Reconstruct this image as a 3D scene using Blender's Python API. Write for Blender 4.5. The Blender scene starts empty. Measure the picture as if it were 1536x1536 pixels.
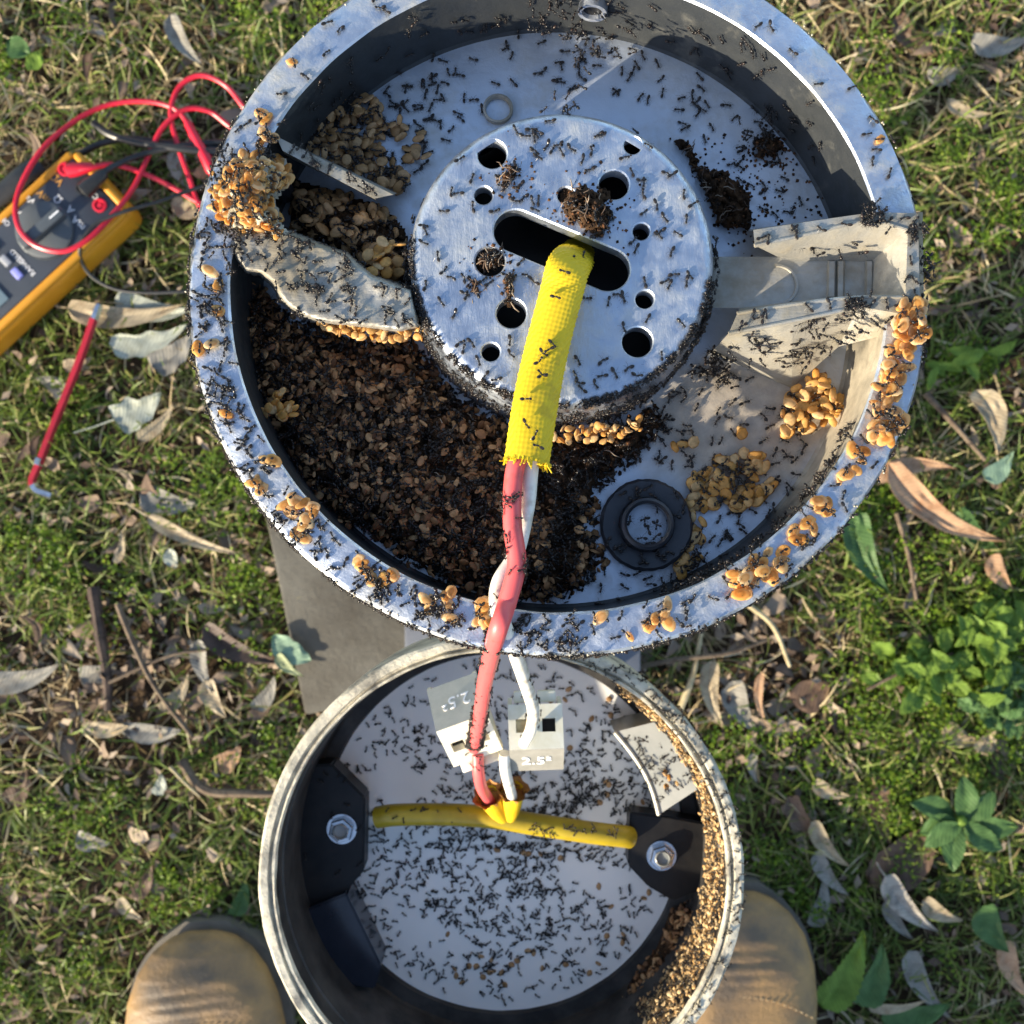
import bpy, bmesh, math, random
import numpy as np
from mathutils import Vector, Matrix, noise as mnoise

random.seed(7)
RNG = np.random.default_rng(11)
SC = bpy.context.scene
COL = SC.collection
R = math.radians

# ------------------------------------------------------------------ camera
H = 0.80                       # camera height above the lawn (m)
T = 0.4875                     # tan of half the field of view
K = T / 768.0                  # one photo pixel at one metre
cam_d = bpy.data.cameras.new('camera')
cam_d.sensor_width = 36.0
cam_d.lens = 18.0 / T
cam_d.clip_start = 0.01
cam_d.clip_end = 100.0
cam_d.dof.use_dof = True
cam_d.dof.focus_distance = 0.30
cam_d.dof.aperture_fstop = 25.0
cam = bpy.data.objects.new('camera', cam_d)
COL.objects.link(cam)
cam.location = (0, 0, H)
SC.camera = cam

# ------------------------------------------------------------------ sky, sun, exposure
SUN_EL = R(20.5)
SUN_AZ = math.atan2(-0.80, -0.60)          # clockwise from +Y, towards the sun
world = bpy.data.worlds.new('World')
SC.world = world
world.use_nodes = True
wn = world.node_tree
bg = wn.nodes['Background']
sky = wn.nodes.new('ShaderNodeTexSky')
sky.sky_type = 'NISHITA'
sky.sun_disc = False
sky.sun_elevation = SUN_EL
sky.sun_rotation = SUN_AZ
sky.altitude = 50
sky.air_density = 1.0
sky.dust_density = 1.2
sky.ozone_density = 1.0
wn.links.new(sky.outputs['Color'], bg.inputs['Color'])
bg.inputs['Strength'].default_value = 0.15
sun_d = bpy.data.lights.new('sun', 'SUN')
sun_d.energy = 5.0
sun_d.angle = R(0.5)
sun_d.color = (1.0, 0.87, 0.66)
sun = bpy.data.objects.new('sun', sun_d)
COL.objects.link(sun)
to_sun = Vector((math.sin(SUN_AZ) * math.cos(SUN_EL), math.cos(SUN_AZ) * math.cos(SUN_EL), math.sin(SUN_EL)))
sun.rotation_euler = to_sun.to_track_quat('Z', 'Y').to_euler()
sun.location = to_sun * 5
vs = SC.view_settings
vs.view_transform = 'Standard'
vs.look = 'None'
vs.gamma = 1.0
vs.use_curve_mapping = False
vs.exposure = 1.08
SC.cycles.max_bounces = 8
SC.cycles.sample_clamp_indirect = 6.0


# ------------------------------------------------------------------ where a photo pixel meets a plane of the place
def G(px, py, z=0.0):
    d = (H - z) * K
    return Vector(((px - 768) * d, (768 - py) * d, z))


HEAD_C = Vector((0.01276, 0.06334, 0.51021))
HEAD_TILT = 0.10325
HEAD_M = Matrix.Translation(HEAD_C) @ Matrix.Rotation(-HEAD_TILT, 4, 'X')
HEAD_MI = HEAD_M.inverted()
HEAD_N = np.array(HEAD_M)
_o = HEAD_MI @ Vector((0, 0, H))
_r = HEAD_MI.to_3x3()


def hl(px, py, w=0.0):
    """photo pixel -> point in the lamp head's own frame at height w above its rim plane"""
    d = _r @ Vector(((px - 768) * K, (768 - py) * K, -1.0))
    s = (w - _o.z) / d.z
    return Vector((_o.x + d.x * s, _o.y + d.y * s, w))


def hw(px, py, w=0.0):
    return HEAD_M @ hl(px, py, w)


CAN_Z = 0.37
CAN_C = G(752, 1318, CAN_Z)


# ------------------------------------------------------------------ materials
def new_mat(name):
    m = bpy.data.materials.new(name)
    m.use_nodes = True
    nt = m.node_tree
    return m, nt, nt.nodes['Principled BSDF']


def noise_node(nt, scale, detail=4, rough=0.55, coord=None, stretch=None):
    n = nt.nodes.new('ShaderNodeTexNoise')
    n.inputs['Scale'].default_value = scale
    n.inputs['Detail'].default_value = detail
    n.inputs['Roughness'].default_value = rough
    if coord is not None:
        if stretch:
            mp = nt.nodes.new('ShaderNodeMapping')
            mp.inputs['Scale'].default_value = stretch
            nt.links.new(coord, mp.inputs['Vector'])
            nt.links.new(mp.outputs[0], n.inputs['Vector'])
        else:
            nt.links.new(coord, n.inputs['Vector'])
    return n


def ramp(nt, fac, stops):
    r = nt.nodes.new('ShaderNodeValToRGB')
    el = r.color_ramp.elements
    while len(el) < len(stops):
        el.new(0.5)
    for e, (p, c) in zip(el, stops):
        e.position = p
        e.color = (*c, 1) if len(c) == 3 else c
    nt.links.new(fac, r.inputs['Fac'])
    return r


def obj_coord(nt):
    return nt.nodes.new('ShaderNodeTexCoord').outputs['Object']


def bump(nt, bsdf, height, strength=0.3, dist=0.001):
    b = nt.nodes.new('ShaderNodeBump')
    b.inputs['Strength'].default_value = strength
    b.inputs['Distance'].default_value = dist
    nt.links.new(height, b.inputs['Height'])
    nt.links.new(b.outputs[0], bsdf.inputs['Normal'])
    return b


def mat_two(name, c1, c2, scale, rough=0.6, metallic=0.0, lo=0.35, hi=0.65, bstr=0.0, bscale=None, bdist=0.0005, spec=0.5, detail=5):
    m, nt, b = new_mat(name)
    co = obj_coord(nt)
    n = noise_node(nt, scale, detail, 0.6, co)
    r = ramp(nt, n.outputs['Fac'], [(lo, c1), (hi, c2)])
    nt.links.new(r.outputs[0], b.inputs['Base Color'])
    b.inputs['Roughness'].default_value = rough
    b.inputs['Metallic'].default_value = metallic
    b.inputs['Specular IOR Level'].default_value = spec
    if bstr:
        n2 = noise_node(nt, bscale or scale * 3, 6, 0.65, co)
        bump(nt, b, n2.outputs['Fac'], bstr, bdist)
    return m


def mat_alu(name, clean, dirt, dirt_at=(0.55, 0.72), rough=(0.28, 0.5), metallic=0.92, brush=None, bstr=0.12):
    """bare cast aluminium: brushed fine relief, blotches of dried dirt"""
    m, nt, b = new_mat(name)
    co = obj_coord(nt)
    n1 = noise_node(nt, 32, 6, 0.65, co)
    n2 = noise_node(nt, 190, 4, 0.6, co)
    mix = nt.nodes.new('ShaderNodeMath')
    mix.operation = 'MULTIPLY_ADD'
    nt.links.new(n2.outputs['Fac'], mix.inputs[0])
    mix.inputs[1].default_value = 0.35
    nt.links.new(n1.outputs['Fac'], mix.inputs[2])
    dm = ramp(nt, mix.outputs[0], [(dirt_at[0] + 0.15, (0, 0, 0)), (dirt_at[1] + 0.15, (1, 1, 1))])
    mc = nt.nodes.new('ShaderNodeMixRGB')
    mc.inputs[1].default_value = (*clean, 1)
    mc.inputs[2].default_value = (*dirt, 1)
    nt.links.new(dm.outputs[0], mc.inputs[0])
    tint = noise_node(nt, 75, 3, 0.5, co)
    mv = nt.nodes.new('ShaderNodeMixRGB')
    mv.blend_type = 'MULTIPLY'
    mv.inputs[0].default_value = 1.0
    tr = ramp(nt, tint.outputs['Fac'], [(0.3, (0.84, 0.85, 0.86)), (0.7, (1, 1, 1))])
    nt.links.new(mc.outputs[0], mv.inputs[1])
    nt.links.new(tr.outputs[0], mv.inputs[2])
    nt.links.new(mv.outputs[0], b.inputs['Base Color'])
    inv = nt.nodes.new('ShaderNodeMath')
    inv.operation = 'MULTIPLY_ADD'
    nt.links.new(dm.outputs[0], inv.inputs[0])
    inv.inputs[1].default_value = -metallic * 0.9
    inv.inputs[2].default_value = metallic
    nt.links.new(inv.outputs[0], b.inputs['Metallic'])
    rr = ramp(nt, n2.outputs['Fac'], [(0.3, (rough[0],) * 3), (0.7, (rough[1],) * 3)])
    nt.links.new(rr.outputs[0], b.inputs['Roughness'])
    br = noise_node(nt, 260, 4, 0.7, co, brush or (1, 1, 1))
    add = nt.nodes.new('ShaderNodeMath')
    add.operation = 'ADD'
    nt.links.new(br.outputs['Fac'], add.inputs[0])
    nt.links.new(dm.outputs[0], add.inputs[1])
    bump(nt, b, add.outputs[0], bstr, 0.0006)
    return m


def mat_island(name, stops, rough=0.6, transl=0.0, spec=0.4, per_object=False, noise_scale=None):
    """colour picked at random per loose piece (or per object)"""
    m, nt, b = new_mat(name)
    if per_object:
        f = nt.nodes.new('ShaderNodeObjectInfo').outputs['Random']
    else:
        f = nt.nodes.new('ShaderNodeNewGeometry').outputs['Random Per Island']
    r = ramp(nt, f, stops)
    col = r.outputs[0]
    if noise_scale:
        n = noise_node(nt, noise_scale, 3, 0.6, obj_coord(nt))
        tr = ramp(nt, n.outputs['Fac'], [(0.3, (0.6, 0.58, 0.55)), (0.7, (1.1, 1.1, 1.1))])
        mx = nt.nodes.new('ShaderNodeMixRGB')
        mx.blend_type = 'MULTIPLY'
        mx.inputs[0].default_value = 1
        nt.links.new(col, mx.inputs[1])
        nt.links.new(tr.outputs[0], mx.inputs[2])
        col = mx.outputs[0]
    nt.links.new(col, b.inputs['Base Color'])
    b.inputs['Roughness'].default_value = rough
    b.inputs['Specular IOR Level'].default_value = spec
    if transl:
        t = nt.nodes.new('ShaderNodeBsdfTranslucent')
        nt.links.new(col, t.inputs['Color'])
        mx = nt.nodes.new('ShaderNodeMixShader')
        mx.inputs[0].default_value = transl
        out = nt.nodes['Material Output']
        nt.links.new(b.outputs[0], mx.inputs[1])
        nt.links.new(t.outputs[0], mx.inputs[2])
        nt.links.new(mx.outputs[0], out.inputs['Surface'])
    return m


def mat_leaf(name, base, spot, vein=None, transl=0.15):
    m, nt, b = new_mat(name)
    tc = nt.nodes.new('ShaderNodeTexCoord')
    n = noise_node(nt, 90, 5, 0.65, tc.outputs['Object'])
    r = ramp(nt, n.outputs['Fac'], [(0.30, spot), (0.52, base), (0.75, tuple(min(1, c * 1.25) for c in base))])
    w = nt.nodes.new('ShaderNodeTexWave')
    w.inputs['Scale'].default_value = 120
    w.inputs['Distortion'].default_value = 3.0
    mp = nt.nodes.new('ShaderNodeMapping')
    mp.inputs['Rotation'].default_value = (0, 0, 0.7)
    nt.links.new(tc.outputs['Object'], mp.inputs[0])
    nt.links.new(mp.outputs[0], w.inputs['Vector'])
    wr = ramp(nt, w.outputs['Fac'], [(0.0, (0.82, 0.82, 0.82)), (0.6, (1, 1, 1))])
    mx = nt.nodes.new('ShaderNodeMixRGB')
    mx.blend_type = 'MULTIPLY'
    mx.inputs[0].default_value = 0.8
    nt.links.new(r.outputs[0], mx.inputs[1])
    nt.links.new(wr.outputs[0], mx.inputs[2])
    nt.links.new(mx.outputs[0], b.inputs['Base Color'])
    b.inputs['Roughness'].default_value = 0.55
    b.inputs['Specular IOR Level'].default_value = 0.35
    bump(nt, b, w.outputs['Fac'], 0.25, 0.0006)
    t = nt.nodes.new('ShaderNodeBsdfTranslucent')
    nt.links.new(mx.outputs[0], t.inputs['Color'])
    ms = nt.nodes.new('ShaderNodeMixShader')
    ms.inputs[0].default_value = transl
    nt.links.new(b.outputs[0], ms.inputs[1])
    nt.links.new(t.outputs[0], ms.inputs[2])
    nt.links.new(ms.outputs[0], nt.nodes['Material Output'].inputs['Surface'])
    return m


M = {}
M['flange'] = mat_alu('flange_aluminium', (0.58, 0.63, 0.72), (0.40, 0.38, 0.32), (0.50, 0.78), (0.26, 0.58), 0.88, None, 0.45)
M['cast'] = mat_alu('cast_aluminium', (0.47, 0.455, 0.41), (0.27, 0.235, 0.17), (0.40, 0.64), (0.38, 0.65), 0.62, (0.3, 2.2, 1), 0.35)
M['hub'] = mat_alu('hub_aluminium', (0.56, 0.62, 0.72), (0.46, 0.46, 0.43), (0.50, 0.82), (0.26, 0.55), 0.88, (2.2, 0.5, 1), 0.5)
M['floor'] = mat_alu('bowl_floor_aluminium', (0.62, 0.68, 0.77), (0.40, 0.385, 0.345), (0.50, 0.84), (0.36, 0.6), 0.70, None, 0.3)
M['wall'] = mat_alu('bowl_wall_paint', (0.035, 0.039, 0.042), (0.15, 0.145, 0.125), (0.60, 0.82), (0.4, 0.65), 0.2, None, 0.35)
def dirt_sun_film(m, centre, radii, colour):
    """a film with its own outline (object coordinates): dried mud, on the floor also painted sunlight"""
    nt = m.node_tree
    b = nt.nodes['Principled BSDF']
    tc = nt.nodes.new('ShaderNodeTexCoord')
    n = noise_node(nt, 38, 6, 0.65, tc.outputs['Object'])
    mp = nt.nodes.new('ShaderNodeMapping')
    mp.vector_type = 'TEXTURE'
    mp.inputs['Location'].default_value = (*centre, -0.026)
    mp.inputs['Scale'].default_value = (*radii, 1)
    nt.links.new(tc.outputs['Object'], mp.inputs[0])
    ln = nt.nodes.new('ShaderNodeVectorMath')
    ln.operation = 'LENGTH'
    nt.links.new(mp.outputs[0], ln.inputs[0])
    ad = nt.nodes.new('ShaderNodeMath')
    ad.operation = 'MULTIPLY_ADD'
    nt.links.new(n.outputs['Fac'], ad.inputs[0])
    ad.inputs[1].default_value = -1.1
    nt.links.new(ln.outputs['Value'], ad.inputs[2])
    rp = ramp(nt, ad.outputs[0], [(0.05, (0.92,) * 3), (0.55, (0, 0, 0))])
    mx = nt.nodes.new('ShaderNodeMixRGB')
    src = b.inputs['Base Color'].links[0].from_socket
    nt.links.new(rp.outputs[0], mx.inputs[0])
    nt.links.new(src, mx.inputs[1])
    n3 = noise_node(nt, 160, 5, 0.65, tc.outputs['Object'])
    cr_ = ramp(nt, n3.outputs['Fac'], [(0.3, tuple(c * 0.6 for c in colour)), (0.65, colour)])
    nt.links.new(cr_.outputs[0], mx.inputs[2])
    nt.links.new(mx.outputs[0], b.inputs['Base Color'])
    mt = b.inputs['Metallic'].links[0].from_socket
    mm_ = nt.nodes.new('ShaderNodeMath')
    mm_.operation = 'MULTIPLY'
    iv = nt.nodes.new('ShaderNodeMath')
    iv.operation = 'SUBTRACT'
    iv.inputs[0].default_value = 1
    nt.links.new(rp.outputs[0], iv.inputs[1])
    nt.links.new(iv.outputs[0], mm_.inputs[0])
    nt.links.new(mt, mm_.inputs[1])
    nt.links.new(mm_.outputs[0], b.inputs['Metallic'])


dirt_sun_film(M['wall'], (0.082, -0.040), (0.022, 0.040), (0.50, 0.44, 0.33))
dirt_sun_film(M['floor'], (0.056, -0.034), (0.040, 0.026), (0.44, 0.37, 0.28))  # mud film whose beige also paints in the sunlit part of the floor
M['crust'] = mat_two('dried_mud', (0.36, 0.32, 0.225), (0.62, 0.57, 0.44), 90, 0.9, 0, 0.35, 0.65, 1.0, 330, 0.0014, 0.2)
M['soil'] = mat_two('dark_soil', (0.020, 0.011, 0.006), (0.095, 0.052, 0.026), 240, 0.95, 0, 0.35, 0.7, 1.0, 500, 0.0012, 0.15)
M['crumb'] = mat_island('soil_crumb', [(0, (0.012, 0.008, 0.006)), (0.6, (0.05, 0.026, 0.014)), (1, (0.16, 0.07, 0.03))], 0.9, 0, 0.2)
M['ant'] = mat_island('ant_black', [(0, (0.006, 0.005, 0.005)), (0.8, (0.016, 0.012, 0.010)), (1, (0.03, 0.016, 0.010))], 0.32, 0, 0.5)
coc = [(0, (0.78, 0.38, 0.08)), (0.35, (0.84, 0.48, 0.14)), (0.7, (0.85, 0.60, 0.30)), (1, (0.82, 0.43, 0.10))]
coc_shade_tint = [(0, (0.54, 0.30, 0.12)), (0.5, (0.72, 0.46, 0.23)), (1, (0.60, 0.34, 0.14))]  # beige copy of the orange silk, with shade put into the colour
coc_t = [(0, (0.13, 0.055, 0.022)), (0.4, (0.40, 0.20, 0.085)), (0.75, (0.64, 0.38, 0.18)), (1, (0.22, 0.10, 0.045))]
coc_sun_tint = [(0, (0.80, 0.50, 0.20)), (0.5, (0.88, 0.68, 0.38)), (1, (0.72, 0.44, 0.16))]  # lighter copy of the silk, sunlit brightness painted into the colour
M['cocoon'] = mat_island('cocoon_silk', coc, 0.5, 0.55, 0.5, True)
def cocoon_eye(m):
    nt = m.node_tree
    tc = nt.nodes.new('ShaderNodeTexCoord')
    mp = nt.nodes.new('ShaderNodeMapping')
    mp.inputs['Location'].default_value = (-0.08, 0.03, -0.3)
    mp.inputs['Scale'].default_value = (1.0, 1.35, 0.3)
    nt.links.new(tc.outputs['Object'], mp.inputs[0])
    ln = nt.nodes.new('ShaderNodeVectorMath')
    ln.operation = 'LENGTH'
    nt.links.new(mp.outputs[0], ln.inputs[0])
    r = ramp(nt, ln.outputs['Value'], [(0.08, (0.42, 0.28, 0.18)), (0.19, (0.95, 0.9, 0.85)), (0.33, (0.80, 0.66, 0.5)), (0.46, (1.12, 1.25, 1.5))])
    for n in list(nt.nodes):
        if n.type == 'BSDF_PRINCIPLED':
            src = n.inputs['Base Color'].links[0].from_socket
            mx = nt.nodes.new('ShaderNodeMixRGB')
            mx.blend_type = 'MULTIPLY'
            mx.inputs[0].default_value = 1
            nt.links.new(src, mx.inputs[1])
            nt.links.new(r.outputs[0], mx.inputs[2])
            for l in list(src.links):
                if l.to_node != mx:
                    nt.links.new(mx.outputs[0], l.to_socket)


cocoon_eye(M['cocoon'])
M['cocoon_many'] = mat_island('cocoon_silk_many', coc, 0.5, 0.35, 0.45, False, 500)
M['cocoon_shade_tint'] = mat_island('cocoon_silk_shade_tint', coc_shade_tint, 0.5, 0.3, 0.45, False, 500)
M['cocoon_sun_tint'] = mat_island('cocoon_silk_sun_tint', coc_sun_tint, 0.5, 0.3, 0.45, False, 500)
M['cocoon_brown'] = mat_island('cocoon_silk_brown', coc_t, 0.6, 0.2, 0.35, False, 500)
M['cocoon_tip'] = mat_two('cocoon_tip', (0.16, 0.06, 0.02), (0.30, 0.13, 0.04), 300, 0.6)
M['rubber'] = mat_two('black_rubber', (0.012, 0.014, 0.020), (0.035, 0.038, 0.046), 70, 0.34, 0, 0.3, 0.75, 0.2, 300)
M['blackplastic'] = mat_two('black_plastic', (0.007, 0.007, 0.008), (0.022, 0.020, 0.018), 80, 0.4, 0, 0.35, 0.8, 0.3, 260, 0.0005, 0.3)
M['navyplastic'] = mat_two('dark_navy_plastic', (0.012, 0.015, 0.024), (0.022, 0.026, 0.038), 60, 0.16, 0, 0.35, 0.8, 0.1, 260, 0.0004, 0.6)
M['steel'] = mat_two('zinc_steel', (0.50, 0.52, 0.55), (0.72, 0.74, 0.76), 200, 0.25, 1.0)
M['canister'] = mat_two('grey_canister_plastic', (0.17, 0.16, 0.135), (0.64, 0.59, 0.46), 70, 0.75, 0, 0.34, 0.58, 0.8, 260, 0.0010)
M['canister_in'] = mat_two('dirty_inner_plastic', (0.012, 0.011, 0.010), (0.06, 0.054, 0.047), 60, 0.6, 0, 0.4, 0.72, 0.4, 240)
M['disc'] = mat_two('white_diffuser', (0.86, 0.84, 0.79), (0.92, 0.90, 0.86), 14, 0.45, 0, 0.3, 0.7, 0.0)
M['greyplate'] = mat_two('grey_acrylic', (0.20, 0.21, 0.20), (0.30, 0.30, 0.28), 40, 0.3, 0, 0.3, 0.7, 0.1, 200)
M['cream'] = mat_two('cream_nylon', (0.72, 0.68, 0.52), (0.82, 0.80, 0.70), 130, 0.5, 0, 0.35, 0.65, 0.1, 400)
M['creamdirty'] = mat_two('stained_nylon', (0.48, 0.33, 0.17), (0.74, 0.68, 0.48), 170, 0.6, 0, 0.4, 0.65, 0.2, 400)
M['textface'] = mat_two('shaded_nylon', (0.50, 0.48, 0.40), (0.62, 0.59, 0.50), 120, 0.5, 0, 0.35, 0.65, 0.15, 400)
M['shadetext'] = mat_two('shade_tint_nylon', (0.21, 0.205, 0.18), (0.29, 0.28, 0.25), 120, 0.55, 0, 0.35, 0.65, 0.15, 400)  # darker copy of the text face nylon, its weaker sunlight painted in
M['whiteprint'] = mat_two('white_print', (0.85, 0.85, 0.85), (0.9, 0.9, 0.9), 10, 0.5)
M['pink'] = mat_two('pink_insulation', (0.36, 0.07, 0.05), (0.74, 0.115, 0.115), 140, 0.42, 0, 0.22, 0.40, 0.12, 400)
M['whitewire'] = mat_two('white_insulation', (0.42, 0.36, 0.25), (0.80, 0.77, 0.69), 150, 0.45, 0, 0.28, 0.5, 0.12, 400)
M['yellow'] = mat_two('yellow_braid', (0.40, 0.25, 0.012), (0.70, 0.49, 0.006), 110, 0.6, 0, 0.26, 0.46)
M['yellowcable'] = mat_two('yellow_cable', (0.30, 0.22, 0.014), (0.46, 0.34, 0.018), 60, 0.35, 0, 0.35, 0.7, 0.05, 300)
M['yellowboot'] = mat_two('yellow_boot', (0.80, 0.46, 0.01), (0.85, 0.62, 0.02), 100, 0.45)
M['rust'] = mat_two('brown_flange', (0.22, 0.07, 0.015), (0.5, 0.22, 0.04), 220, 0.7)
M['holster'] = mat_two('amber_rubber', (0.52, 0.22, 0.008), (0.62, 0.28, 0.015), 40, 0.5, 0, 0.3, 0.7, 0.1, 300)
M['meterface'] = mat_two('meter_face', (0.035, 0.042, 0.055), (0.05, 0.06, 0.075), 30, 0.45, 0, 0.3, 0.7, 0.1, 500)
M['knob'] = mat_two('meter_knob', (0.06, 0.072, 0.082), (0.085, 0.097, 0.105), 40, 0.45)
M['lcd'] = mat_two('liquid_crystal_screen', (0.20, 0.26, 0.27), (0.26, 0.32, 0.33), 20, 0.15)
M['btn_grey'] = mat_two('grey_button', (0.30, 0.31, 0.33), (0.38, 0.39, 0.40), 30, 0.5)
M['btn_blue'] = mat_two('blue_button', (0.24, 0.25, 0.62), (0.30, 0.31, 0.70), 30, 0.45)
M['print'] = mat_two('pale_print', (0.7, 0.7, 0.7), (0.8, 0.8, 0.8), 30, 0.6)
M['printo'] = mat_two('orange_print', (0.5, 0.25, 0.05), (0.6, 0.3, 0.05), 30, 0.6)
M['redlead'] = mat_two('red_silicone_lead', (0.50, 0.010, 0.03), (0.60, 0.02, 0.045), 50, 0.35)
M['blacklead'] = mat_two('black_silicone_lead', (0.012, 0.013, 0.014), (0.03, 0.03, 0.03), 50, 0.38)
M['redpaint'] = mat_two('dark_red_enamel', (0.26, 0.008, 0.02), (0.36, 0.015, 0.03), 60, 0.3, 0, 0.35, 0.6, 0.1, 300)
M['concrete'] = mat_two('concrete', (0.050, 0.044, 0.034), (0.120, 0.115, 0.098), 24, 0.9, 0, 0.25, 0.75, 0.7, 220, 0.0012, 0.5, 9)
M['bluegrey'] = mat_two('blue_grey_paint', (0.09, 0.10, 0.125), (0.12, 0.135, 0.165), 30, 0.5)
M['leather'] = mat_two('tan_leather', (0.13, 0.095, 0.062), (0.40, 0.235, 0.09), 19, 0.55, 0, 0.38, 0.62, 0.9, 300, 0.0009, 0.5, 10)
M['sole'] = mat_two('grey_sole', (0.10, 0.09, 0.075), (0.17, 0.15, 0.12), 60, 0.8, 0, 0.3, 0.7, 0.3, 300)
M['thread'] = mat_two('seam_thread', (0.36, 0.24, 0.12), (0.5, 0.36, 0.2), 200, 0.8)
M['denim'] = mat_two('work_cloth', (0.03, 0.035, 0.05), (0.05, 0.055, 0.075), 200, 0.9, 0, 0.3, 0.7, 0.4, 900)
M['bark'] = mat_two('twig_bark', (0.07, 0.045, 0.03), (0.20, 0.15, 0.10), 120, 0.9, 0, 0.3, 0.7, 0.7, 300, 0.001)
M['darkbark'] = mat_two('dark_twig_bark', (0.03, 0.02, 0.016), (0.09, 0.06, 0.045), 120, 0.9, 0, 0.3, 0.7, 0.7, 300, 0.001)
M['paleveg'] = mat_two('pale_stem', (0.30, 0.24, 0.13), (0.48, 0.40, 0.24), 120, 0.8)
M['dirt'] = mat_two('lawn_soil', (0.028, 0.018, 0.011), (0.10, 0.068, 0.042), 42, 0.95, 0, 0.3, 0.7, 1.0, 170, 0.004, 0.15, 8)
M['green'] = mat_island('grass_green', [(0, (0.060, 0.105, 0.020)), (0.35, (0.125, 0.19, 0.032)), (0.7, (0.20, 0.27, 0.048)), (0.9, (0.28, 0.29, 0.09)), (1, (0.42, 0.36, 0.16))], 0.5, 0.4, 0.4)
M['straw'] = mat_island('grass_straw', [(0, (0.25, 0.18, 0.09)), (0.4, (0.48, 0.37, 0.20)), (0.8, (0.66, 0.54, 0.32)), (1, (0.78, 0.68, 0.45))], 0.65, 0.3, 0.3)
M['moss'] = mat_island('leaflet_green', [(0, (0.06, 0.13, 0.012)), (0.5, (0.14, 0.24, 0.018)), (1, (0.26, 0.35, 0.035))], 0.5, 0.45, 0.35)
M['litter'] = mat_island('litter_brown', [(0, (0.08, 0.052, 0.04)), (0.5, (0.22, 0.16, 0.115)), (1, (0.38, 0.31, 0.235))], 0.8, 0.1, 0.2)


# ------------------------------------------------------------------ mesh helpers
class MB:
    def __init__(s):
        s.v, s.f, s.m = [], [], []

    def add(s, verts, faces, mi=0, mat=None):
        b = len(s.v)
        s.v += [tuple(mat @ Vector(v)) if mat is not None else tuple(v) for v in verts]
        s.f += [tuple(i + b for i in f) for f in faces]
        s.m += [mi] * len(faces)
        return s

    def lathe(s, prof, seg=96, a0=0.0, a1=2 * math.pi, mi=0, mat=None, jitter=0.0):
        full = abs(a1 - a0 - 2 * math.pi) < 1e-6
        n = seg if full else seg + 1
        vv = []
        for i in range(n):
            a = a0 + (a1 - a0) * i / seg
            for k, (r, z) in enumerate(prof):
                j = jitter * mnoise.noise(Vector((math.cos(a) * 9, math.sin(a) * 9, k * 3.1))) if jitter else 0
                vv.append(((r + j) * math.cos(a), (r + j) * math.sin(a), z + j * 0.5))
        p = len(prof)
        ff = []
        for i in range(seg):
            i2 = (i + 1) % n
            for j in range(p - 1):
                ff.append((i * p + j, i2 * p + j, i2 * p + j + 1, i * p + j + 1))
        return s.add(vv, ff, mi, mat)

    def tube(s, path, rad, seg=12, mi=0, flat=1.0, up=Vector((0, 0, 1)), caps=True, disp=None):
        path = [Vector(p) for p in path]
        n = len(path)
        vv = []
        for i, p in enumerate(path):
            t = (path[min(i + 1, n - 1)] - path[max(i - 1, 0)]).normalized()
            sd = t.cross(up)
            if sd.length < 1e-4:
                sd = t.cross(Vector((0, 1, 0)))
            sd.normalize()
            u = sd.cross(t).normalized()
            r = rad[i] if hasattr(rad, '__len__') else rad
            for k in range(seg):
                a = 2 * math.pi * k / seg
                rr = r * (1 + (disp(i, k) if disp else 0))
                vv.append(p + sd * (math.cos(a) * rr) + u * (math.sin(a) * rr * flat))
        ff = []
        for i in range(n - 1):
            for k in range(seg):
                k2 = (k + 1) % seg
                ff.append((i * seg + k, i * seg + k2, (i + 1) * seg + k2, (i + 1) * seg + k))
        if caps:
            ff.append(tuple(range(seg - 1, -1, -1)))
            ff.append(tuple((n - 1) * seg + k for k in range(seg)))
        return s.add(vv, ff, mi)

    def box(s, size, mat=None, mi=0, bev=0.0, seg=2):
        bm = bmesh.new()
        bmesh.ops.create_cube(bm, size=1.0)
        for v in bm.verts:
            v.co = Vector((v.co.x * size[0], v.co.y * size[1], v.co.z * size[2]))
        if bev:
            bmesh.ops.bevel(bm, geom=list(bm.edges), offset=bev, segments=seg, affect='EDGES', profile=0.5)
        bm.verts.index_update()
        vv = [v.co.copy() for v in bm.verts]
        ff = [tuple(v.index for v in f.verts) for f in bm.faces]
        bm.free()
        return s.add(vv, ff, mi, mat)

    def prism(s, top, bottom, mi=0):
        n = len(top)
        ff = [tuple(range(n)), tuple(range(2 * n - 1, n - 1, -1))]
        for i in range(n):
            j = (i + 1) % n
            ff.append((i, n + i, n + j, j))
        return s.add(list(top) + list(bottom), ff, mi)

    def build(s, name, mats, parent=None, smooth=True, angle=35):
        me = bpy.data.meshes.new(name)
        me.from_pydata([tuple(v) for v in s.v], [], s.f)
        for m in (mats if isinstance(mats, (list, tuple)) else [mats]):
            me.materials.append(m)
        me.polygons.foreach_set('material_index', s.m)
        bm = bmesh.new()
        bm.from_mesh(me)
        bmesh.ops.recalc_face_normals(bm, faces=list(bm.faces))
        bm.to_mesh(me)
        bm.free()
        if smooth:
            me.polygons.foreach_set('use_smooth', [True] * len(me.polygons))
            me.set_sharp_from_angle(angle=R(angle))
        o = bpy.data.objects.new(name, me)
        COL.objects.link(o)
        if parent is not None:
            o.parent = parent
        return o


def tag(o, label, cat, group=None, kind=None):
    o['label'] = label
    o['category'] = cat
    if group:
        o['group'] = group
    if kind:
        o['kind'] = kind
    return o


def kind(o, k, label=None):
    o['kind'] = k
    if label:
        o['label'] = label
    return o


def empty(name, mat=None, loc=None):
    o = bpy.data.objects.new(name, None)
    o.empty_display_size = 0.02
    COL.objects.link(o)
    if mat is not None:
        o.matrix_world = mat
    if loc is not None:
        o.location = loc
    return o


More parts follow.
